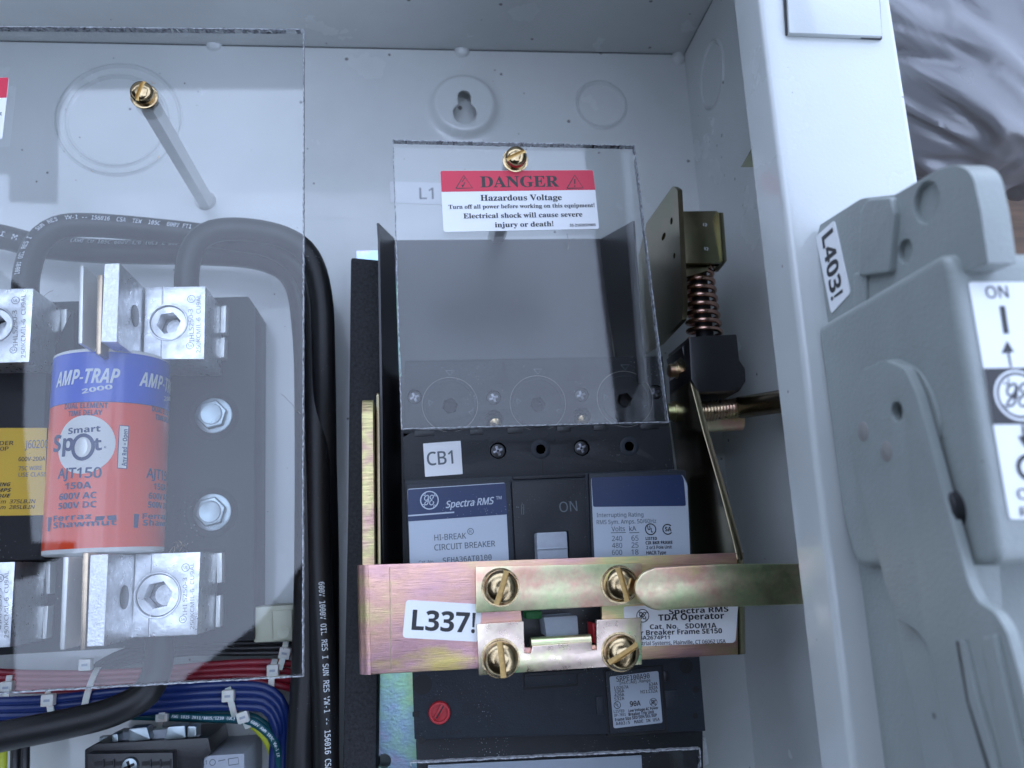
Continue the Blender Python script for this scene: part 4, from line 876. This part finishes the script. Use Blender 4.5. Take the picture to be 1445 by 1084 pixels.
def tie(head, band, label, z=38, ang=0):
    hx = P(*head, z+3); t = thing('cable_tie', label, 'cable tie', (*hx, z), 'white nylon cable ties on the loom')
    c, s = math.cos(math.radians(ang)), math.sin(math.radians(ang))
    def rc(w_, h_): return [(hx[0]+c*a-s*b, hx[1]+s*a+c*b) for a, b in ((-w_, -h_), (w_, -h_), (w_, h_), (-w_, h_))]
    prism('head', [rc(2.5, 2.4)], z+4.6, z+.6, 'tie', t, .6); prism('slot', [rc(1.2, .5)], z+4.7, z+4.5, 'toggle', t, 0)
    A = [P3(*p) for p in band]; path = spline(A, 3); vs, fs = [], []; w_ = 1.25
    for i, p in enumerate(path):
        tn = (path[min(i+1, len(path)-1)]-path[max(0, i-1)]).normalized(); sd_ = tn.cross(Vector((0, 0, 1))).normalized()
        for a, b in ((-w_, 0), (w_, 0), (w_, -.9), (-w_, -.9)): vs.append(p+sd_*a+Vector((0, 0, b)))
    for i in range(len(path)-1):
        for q in range(4): r_ = (q+1) % 4; fs.append((4*i+q, 4*i+r_, 4*i+4+r_, 4*i+4+q))
    fs += [(0, 1, 2, 3), tuple(range(len(vs)-4, len(vs)))]; mk('strap', vs, fs, 'tie', t)
tie((68, 988), [(66, 975, 34), (69, 990, 39.5), (72, 1010, 39), (74, 1030, 33)], 'white cable tie around the blue wires, leftmost with a square head', 36)
tie((121, 938), [(138, 942, 27), (131, 955, 32), (124, 975, 38.5), (118, 1000, 39), (116, 1018, 34)], 'white cable tie slanting across both red and blue wires', 28)
tie((322, 982), [(320, 960, 32), (323, 980, 38.5), (328, 1000, 38), (331, 1012, 33)], 'white cable tie around the blue wires right of the lower cable', 35)
tie((343, 1012), [(338, 1000, 30), (343, 1010, 34), (350, 1028, 30)], 'white cable tie holding the teal wires', 30, 15)
tie((385, 946), [(388, 930, 26), (384, 946, 31), (382, 975, 30)], 'white cable tie around the red wires near the cover corner', 27)
tie((402, 922), [(405, 895, 22), (400, 925, 26), (394, 945, 29)], 'white cable tie around the thin black wires near the cover corner', 22, -12)
tie((229, 1010), [(232, 990, 34), (228, 1008, 36), (224, 1030, 30)], 'white cable tie half hidden beside the lower cable', 30)
tie((10, 970), [(14, 950, 28), (10, 970, 31), (8, 985, 34)], 'white cable tie at the left edge under the cover corner', 27)

# ================================================================== TERMINAL BLOCK, RELAYS
tb = thing('terminal_block', 'black terminal block on a steel rail at the bottom left', 'terminal block', (*P(200, 1070, 0), 0))
slab('rail', [(140, 1040), (292, 1030), (300, 1090), (140, 1100)], 22, 18, 'steel', tb, .4)
slab('body', [(119, 1058), (136, 1049), (294, 1041), (298, 1062), (286, 1072), (286, 1240), (119, 1240)], 44, 10, 'black', tb, .7)
slab('front_row', [(122, 1064), (244, 1062), (246, 1240), (122, 1240)], 50, 43, 'black', tb, .6)
for i in range(7):
    if i in (3,): continue
    x = 133+i*15 if i < 3 else 200+(i-4)*14
    slab('wire_entry', [(x, 1075), (x+11, 1074), (x+11, 1080), (x, 1081)], 50.2, 48, 'dark', tb, 0)
    slab('entry_rib', [(x+11.5, 1072), (x+13, 1072), (x+13, 1083), (x+11.5, 1083)], 50.8, 49, 'black', tb, 0)
phillips('terminal_screw', P(183, 1081, 51), 52, 3.4, tb, 'steel', 'dark')
for q in ([(157, 1036), (166, 1035), (167, 1047), (158, 1048)], [(181, 1028), (207, 1026), (212, 1044), (181, 1047)], [(236, 1026), (261, 1024), (262, 1042), (231, 1045)], [(264, 1025), (277, 1025), (277, 1040), (264, 1041)]):
    slab('rail_clip', q, 46, 38, 'steel', tb, .8, .8)
slab('clip_bridge', [(166, 1034), (280, 1026), (281, 1042), (166, 1050)], 40, 36, 'toggle', tb, .3)
gr = slab('relay_socket', [(258, 1078), (282, 1067), (345, 1063), (346, 1240), (258, 1240)], 42, 1, 'toggle', None, .8); tag(gr, 'grey relay socket right of the black terminal block at the bottom edge', 'relay socket')
k = Ink(PZ(42), .06); k.stroke([(322, 1071), (336, 1069), (337, 1078), (323, 1080)], 1.2, 'greyink', True); k.ring((300, 1076), 3.5, 4.5, 'greyink'); k.text('A1', (282, 1080), (292, 1079), 6, 'greyink'); k.stroke([(308, 1074), (318, 1072)], 1.2, 'greyink'); k.done(gr)
cr_ = slab('relay_socket', [(357, 857), (414, 853), (414, 905), (358, 907)], 26, 1, 'cream', None, .8); tag(cr_, 'cream plastic relay socket beside the lower right of the fuse block', 'relay socket')
slab('raised_frame', [(384, 862), (412, 860), (412, 903), (386, 904)], 28, 26, 'cream', cr_, .5); lathe('terminal_dimple', (*P(400, 892, 28), 27.8), (0, 0, 1), [(3, 0), (2.8, .6), (2, .5), (0, .3)], 'cream', cr_, 20)

# ================================================================== CLEAR COVERS
def jag(pts, amp, step=1.1):
    out = []
    for i in range(len(pts)):
        a, b = Vector(pts[i]), Vector(pts[(i+1) % len(pts)]); L = (b-a).length; n = max(2, int(L/step)); nr = Vector((b-a).normalized().yx); nr.x *= -1 if False else 1
        nr = Vector(((b-a).y, -(b-a).x)).normalized()
        for j in range(n):
            q = a.lerp(b, j/n); out.append(tuple(q+nr*(0 if j == 0 else random.gauss(0, amp) + amp*2*noise.noise(Vector((q.x*.25, q.y*.25, amp*50))))))
    return out
ZPn = 101.5
def cover(px, label, loc, amp=.06):
    t = thing('clear_cover', label, 'clear cover', loc, 'clear acrylic safety covers')
    pts = [P(x, y, ZPn) for x, y in px]; c = sum((Vector(p) for p in pts), Vector((0, 0)))/len(pts)
    ins = [tuple(Vector(p)+(c-Vector(p)).normalized()*.45) for p in pts]
    prism('sheet', [ins], ZPn, ZPn-3, 'acrylic', t, 0)
    J = jag(pts, amp); n = len(J); 
    vs, fs = [], []
    rows = [(.0, 0), (.42, .02), (.45, -.3), (.42, -3.0), (.0, -3.02), (-.08, -1.5)]
    # loop of ring sections; offset direction towards inside
    ar_ = area(J)
    for i in range(n):
        a, b = Vector(J[i-1]), Vector(J[(i+1) % n]); tn = (b-a).normalized(); nr = Vector((-tn.y, tn.x))*(1 if ar_ > 0 else -1)
        for o_, h in rows: q = Vector(J[i])+nr*(o_*random.uniform(.75, 1.1)); vs.append((q.x, q.y, ZPn+h+.03))
    m = len(rows)
    for i in range(n):
        j = (i+1) % n
        for q in range(m): r_ = (q+1) % m; fs.append((i*m+q, i*m+r_, j*m+r_, j*m+q))
    mk('sawn_edge', vs, fs, 'cut', t, 20)
    return t
cvL = cover([(-180, 35), (429, 41), (428, 955), (-180, 990)], 'large clear acrylic cover over the fuse block at the left', (*P(200, 500, ZPn), ZPn-3))
cvM = cover([(554, 197), (896, 205), (944, 596), (566, 606)], 'small clear acrylic cover with the red danger label above the breaker', (*P(740, 400, ZPn), ZPn-3))
cvB = cover([(579, 1076), (988, 1056), (1000, 1240), (584, 1240)], 'clear acrylic cover whose top edge shows below the breaker at the bottom edge', (*P(780, 1150, ZPn), ZPn-3))
lbw = slab('cover_label', [(604, 1080), (905, 1066), (915, 1240), (604, 1240)], 70, 69.5, 'silver', cb, 0)
# dust and stray fibres lying on the covers
for cv_, (xa, xb, ya_, yb_2), nn_ in ((cvL, (5, 420, 50, 940), 90), (cvM, (565, 900, 205, 590), 50)):
    vs, fs = [], []
    for i in range(nn_):
        c = P3(random.uniform(xa, xb), random.uniform(ya_, yb_2), ZPn+.06); r_ = random.choice((.10, .12, .15, .25)); b = len(vs); a0 = random.random()*6
        for j in range(5): vs.append(c+Vector((math.cos(a0+j*1.257)*r_*random.uniform(.6, 1.2), math.sin(a0+j*1.257)*r_*random.uniform(.5, 1.1), 0)))
        fs.append(tuple(range(b, b+5)))
    o = mk('dust_specks', vs, fs, 'dimple', cv_, smooth=False); o['kind'] = 'stuff'
def fibre(pts, cv_, m='dimple', r=.09): tube('fibre', pxpath([(x, y, ZPn+.12) for x, y in pts], .5), r, m, cv_, 5)
fibre([(396, 556), (402, 560), (407, 566), (411, 569), (417, 578), (424, 584)], cvL); fibre([(62, 418), (68, 413), (75, 410)], cvL); fibre([(213, 114), (216, 118), (220, 117)], cvL, 'copper', .14); fibre([(128, 240), (132, 243)], cvL, 'copper', .12); fibre([(222, 225), (225, 219)], cvL, 'copper', .12)
fibre([(800, 330), (803, 345), (801, 352)], cvM)
# screws and hexagonal standoffs
SH2 = slotted_head(4.5, 4.0, 'brass', 's2')
def standoff(top, ang, cv, label, tilt=(0, 0), off=(0, 0)):
    c = P(*top, ZPn); t = thing('hex_standoff', label, 'standoff', (*c, 0), 'hexagonal steel standoffs')
    lathe('post', (*c, 0), (0, 0, 1), [(4.7, 0), (4.7, ZPn-4.2), (4.2, ZPn-3.4)], 'post', t, 6, 20)
    lathe('post_foot', (*c, 0), (0, 0, 1), [(5.4, 0), (5.0, .5), (4.4, 1.0)], 'post', t, 24)
    lathe('washer', (*c, ZPn), (0, 0, 1), [(5.4, 0), (5.4, .7), (4.9, .85), (3.5, .85)], 'brass', cv, 32)
    lathe('screw_neck', (c[0], c[1], ZPn+.8), (0, 0, 1), [(4.3, 0), (4.4, 1.3)], 'brass', cv, 32)
    s_ = put_screw(SH2, cv, (c[0]+off[0], c[1]+off[1], ZPn+2.0), ang, 1, tilt)
    f_ = bpy.data.objects.new('slot', SLOT); COL.objects.link(f_); f_.parent = s_; f_.scale = (.71, .71, .60); ORG[f_.name] = Vector(c)
standoff((204, 137), 72, cvL, 'long pale hexagonal standoff under the left clear cover')
standoff((727, 227), 25, cvM, 'hexagonal standoff behind the danger label of the small cover')
# danger label
zl = ZPn+.3
dl = slab('danger_label', [(621, 241), (837, 240), (845.5, 323), (626, 327.5)], zl, ZPn+.05, 'white', cvM, 0, 1.1)
k = Ink(PZ(zl), .05)
k.poly(rnd([(621.3, 241.3), (836.7, 240.3), (840, 268), (623, 271)], [3, 3, 0, 0]), 'red')
k.text('DANGER', (678, 264.5), (789, 263.5), 17, 'ink', .02, fnt='r')
for cx in (654.5, 811):
    k.stroke([(cx-11, 266), (cx+12, 265.5), (cx, 247.5)], 1.5, 'ink', True); k.stroke([(cx-11, 266), (cx-10.5, 265.3)], 1.5, 'ink')
k.stroke([(656, 251), (652, 257), (656, 257.5), (653, 264)], 1.3, 'ink'); k.poly([(651, 261), (655.5, 261), (652.5, 265)], 'ink'); k.stroke([(811, 253), (811, 260)], 1.6, 'ink'); k.disc((811, 262.8), 1, 'ink')
k.text('Hazardous Voltage', (678, 283.5), (793, 282.5), 9, 'ink', .022, fnt='r'); k.text('Turn off all power before working on this equipment!', (633, 295), (839, 292.5), 6.2, 'ink', .022, fnt='r'); k.text('Electrical shock will cause severe', (654, 308.5), (822, 305.8), 7.6, 'ink', .022, fnt='r')
k.text('injury or death!', (698.5, 321), (781, 319.3), 7.6, 'ink', .022, fnt='r'); k.text('55-216205P003', (804, 320), (840.5, 319.2), 3.8, 'ink', .022, fnt='r')
k.done(dl)
dl2 = slab('danger_label', [(-180, 118), (12.5, 109), (3, 196), (-180, 205)], zl, ZPn+.05, 'white', cvL, 0, 1.1)
k = Ink(PZ(zl), .05); k.poly(rnd([(-180, 118.3), (12.3, 109.3), (9.3, 138), (-180, 146)], [0, 3, 0, 0]), 'red'); k.text('t', (0, 163), (2.5, 163), 6, 'ink', .02); k.poly([(-40, 150), (-2, 148), (-2, 152), (-40, 154)], 'ink'); k.done(dl2)

# ================================================================== DISCONNECT HANDLE
hd = thing('disconnect_handle', 'grey disconnect switch handle with ON OFF label mounted on the right flange', 'switch handle', (150, 0, ZF))
X0 = 126.0
zz = lambda x, px, py: PX(x).uv(px, py)
def xp(name, px, x0, x1, m='handle', bevel=1.2, r=0, holes=(), seg=4): return xplate(name, px, x0, x1, m, hd, bevel, r, holes, seg)
d1_ = zz(X0, 1307, 286); d2_ = zz(X0, 1277, 355)
xp('side_plate', [(1152, 335), (1157, 317), (1215, 280), (1262, 275), (1328, 236), (1352, 232), (1372, 244), (1384, 300), (1394, 372), (1345, 392), (1352, 600), (1370, 800), (1400, 1200), (1262, 1200), (1200, 720)], X0, X0+7, bevel=1.6, r=[0, 0, 2, 1, 3, 5, 4, 0, 0, 0, 0, 0, 0, 0, 0], holes=[circ(d1_, 5.2, 36), circ(d2_, 3.2, 28)])
xp('dimple_floor', [(1260, 300), (1330, 250), (1345, 350), (1262, 390)], X0+1.6, X0+3, bevel=0)
# raised tab beside the sticker
xp('raised_tab', [(1210, 390), (1212, 300), (1222, 281), (1256, 278), (1260, 300), (1254, 385), (1228, 388)], X0-2.0, X0+1, bevel=1.2, r=1.2)
xp('side_rib', [(1204, 385), (1222, 386), (1219, 520), (1210, 600), (1200, 600), (1202, 500)], X0-1.0, X0+1, bevel=.8)
# cover body with the label
def px_z(x, px, py): return PX(x).uv(px, py).y
XB = X0-3.5
zb = px_z(XB, 1356, 500)
body = xp('cover_body', [(1226, 402), (1252, 400), (1322, 356), (1346, 350), (1360, 400), (1374, 560), (1392, 700), (1396, 780), (1380, 800), (1340, 800), (1262, 780), (1215, 600)], XB, XB+62, bevel=3.2, r=[2, 2, 4, 3, 0, 0, 0, 3, 3, 2, 0, 0], seg=6)
ztop = max(PX(XB).uv(*q).y for q in [(1346, 350), (1360, 400), (1374, 560), (1392, 700)])
lbz = 257.3
zt_ = 257.0
XB1 = 122.5
bpy.data.objects.remove(body)
yb0, yb1 = P(1356, 352, zt_)[1], P(1396, 800, zt_)[1]
prof = rnd([(yb0, 192), (yb0, zt_), (yb1, zt_), (yb1, 196), (yb1+14, 192)], [0, 5, 4, 5, 3], 6)
body = prism('cover_body', [prof], XB1, XB1+62, 'handle', hd, 2.6, frame=lambda u, v, t: Vector((t, u, v)), seg=6)
lb_ = slab('switch_label', [(1367, 398), (1470, 398), (1560, 733), (1425, 733)], lbz, zt_+.02, 'white', body, 0, .8)
k = Ink(PZ(lbz), .05)
k.text('ON', (1392, 421), (1424, 420), 16, 'ink', .01); k.poly([(1410, 432), (1418, 432), (1424, 471), (1416, 471)], 'ink')
k.poly([(1413, 499), (1421, 481), (1431, 497)], 'ink'); k.poly([(1421, 497), (1424, 497), (1428, 518), (1425, 518)], 'ink')
k.poly([(1388, 520), (1500, 518), (1514, 598), (1401, 599)], 'ink'); k.disc((1437, 558), 34, 'white'); k.script_ge((1437, 558), 31, 'ink', 3.4)
k.poly([(1441, 600), (1445, 600), (1447, 618), (1443, 618)], 'ink'); k.poly([(1436, 616), (1453, 615), (1447, 633)], 'ink'); k.ring((1452, 660), 12, 18, 'ink')
k.text('OFF', (1436, 705), (1478, 704), 14, 'ink', .01); k.text('RESET', (1440, 729), (1500, 728), 12, 'ink', .01); k.done(lb_)
ck = PX(XB1); uv = ck.uv(1356, 718)
lathe('side_screw', (XB1, -uv[0], uv[1]-3), (-1, 0, 0), [(4.8, 0), (4.8, 2.2), (4.0, 2.8), (0, 2.9)], 'black', body, 24)
box('housing_base', X0+7.2, X0+58, -160, yb0-2, ZF+.1, 236, 'handle', hd, 2.5)
XL = 119.0
lev = [(1197, 590), (1201, 553), (1218, 521), (1248, 508), (1277, 520), (1293, 555), (1306, 600), (1330, 690), (1352, 770), (1366, 822), (1380, 850), (1404, 864), (1420, 890), (1440, 960), (1475, 1100), (1490, 1200), (1385, 1200), (1347, 1084), (1320, 965), (1308, 908), (1292, 889), (1268, 874), (1253, 838), (1224, 730), (1206, 655)]
hu = zz(XL, 1265, 581)
lv = xplate('lever_arm', lev, XL, XL+2.6, 'handle', hd, .9, 1.5, [circ(hu, 2.5, 28)], seg=3)
for q in ((1218, 609), (1251, 637)):
    uv = zz(XL, *q); lathe('rivet_pin', (XL+.5, -uv[0], uv[1]), (-1, 0, 0), [(2.7, 0), (2.7, .55), (2.4, .7), (0, .75)], 'dimple', lv, 24)
xp('pivot_disc', [(1222, 520), (1262, 505), (1296, 522), (1318, 560), (1328, 600), (1325, 625), (1300, 640), (1240, 600)], XL+2.9, XB1+.2, bevel=.6, r=3)
xp('lower_rail', [(1262, 868), (1290, 886), (1308, 905), (1348, 1084), (1360, 1200), (1330, 1200), (1305, 1080), (1280, 960)], XL+2.8, XL+9, bevel=1)
lvu = XL-.02
xp('grip_rib', [(1352, 905), (1360, 903), (1378, 980), (1402, 1060), (1420, 1140), (1412, 1140), (1392, 1070), (1366, 990)], XL-.9, XL+.3, m='handle', bevel=.35)
xp('grip_rib', [(1385, 900), (1402, 896), (1425, 1000), (1450, 1100), (1430, 1100), (1402, 1000)], XL-1.3, XL+.3, m='handle', bevel=.5)
xp('grip_groove', [(1349, 905), (1353, 905), (1368, 990), (1393, 1070), (1414, 1140), (1409, 1140), (1388, 1070), (1364, 990)], XL-.05, XL+.3, m='dark', bevel=0)
# sticker
pl = PX(X0)
stp = rnd([tuple(pl.uv(*q)) for q in ((1152, 334), (1178, 311), (1201, 414), (1174, 443))], 1.2)
sk_ = prism('number_label', [stp], X0-.28, X0, 'white', hd, 0, frame=lambda u, v, t: Vector((t, -u, v)))
class PXo(PX):
    pass
k = Ink(PX(X0-.28), .05); a, b = (1159.5, 335), (1173.5, 425)
ua, ub = pl.uv(*a), pl.uv(*b); capmm = (pl.uv(1175, 325)-pl.uv(1159, 334)).y
cap = capmm*math.hypot(b[0]-a[0], b[1]-a[1])/(ub-ua).length
k.text('L403!', a, b, cap, 'ink', .02); k.done(sk_)

# ================================================================== PLASTIC BAG
def bag(c, rad, seed, label):
    c = P3(*c); nu, nv = 200, 120; vs, fs = [], []
    for j in range(nv+1):
        th = math.pi*j/nv
        for i in range(nu):
            ph = 2*math.pi*i/nu; d = Vector((math.sin(th)*math.cos(ph), math.sin(th)*math.sin(ph), math.cos(th)))
            p = Vector((d.x*.95+d.y*1.5, (d.y*.5-d.x)*.42, d.z*.8))+Vector((seed, seed*.7, 0)); wv = noise.noise_vector(p*.9)*.45
            q = p+wv
            def rg(s, o, k): a_ = abs(noise.noise(q*s+Vector((o, o*.5, 1)))); return math.exp(-(a_*k)**2)
            f = .09*noise.noise(p*.9) + .060*rg(1.0, 3, 5) - .055*rg(1.4, 5, 6) + .032*rg(2.1, 9, 8) - .022*rg(3.0, 2, 9) + .005*rg(6, 4, 8)
            vs.append(c+Vector((d.x*rad[0], d.y*rad[1], d.z*rad[2]))*(1+f))
    for j in range(nv):
        for i in range(nu): k2 = (i+1) % nu; fs.append((j*nu+i, j*nu+k2, (j+1)*nu+k2, (j+1)*nu+i))
    o = mk('plastic_bag', vs, fs, 'bag', None, 80); tag(o, label, 'plastic bag'); return o
bag((1318, 62, 40), (90, 88, 66), 1.3, 'crumpled silver grey plastic bag on the boards beyond the flange')
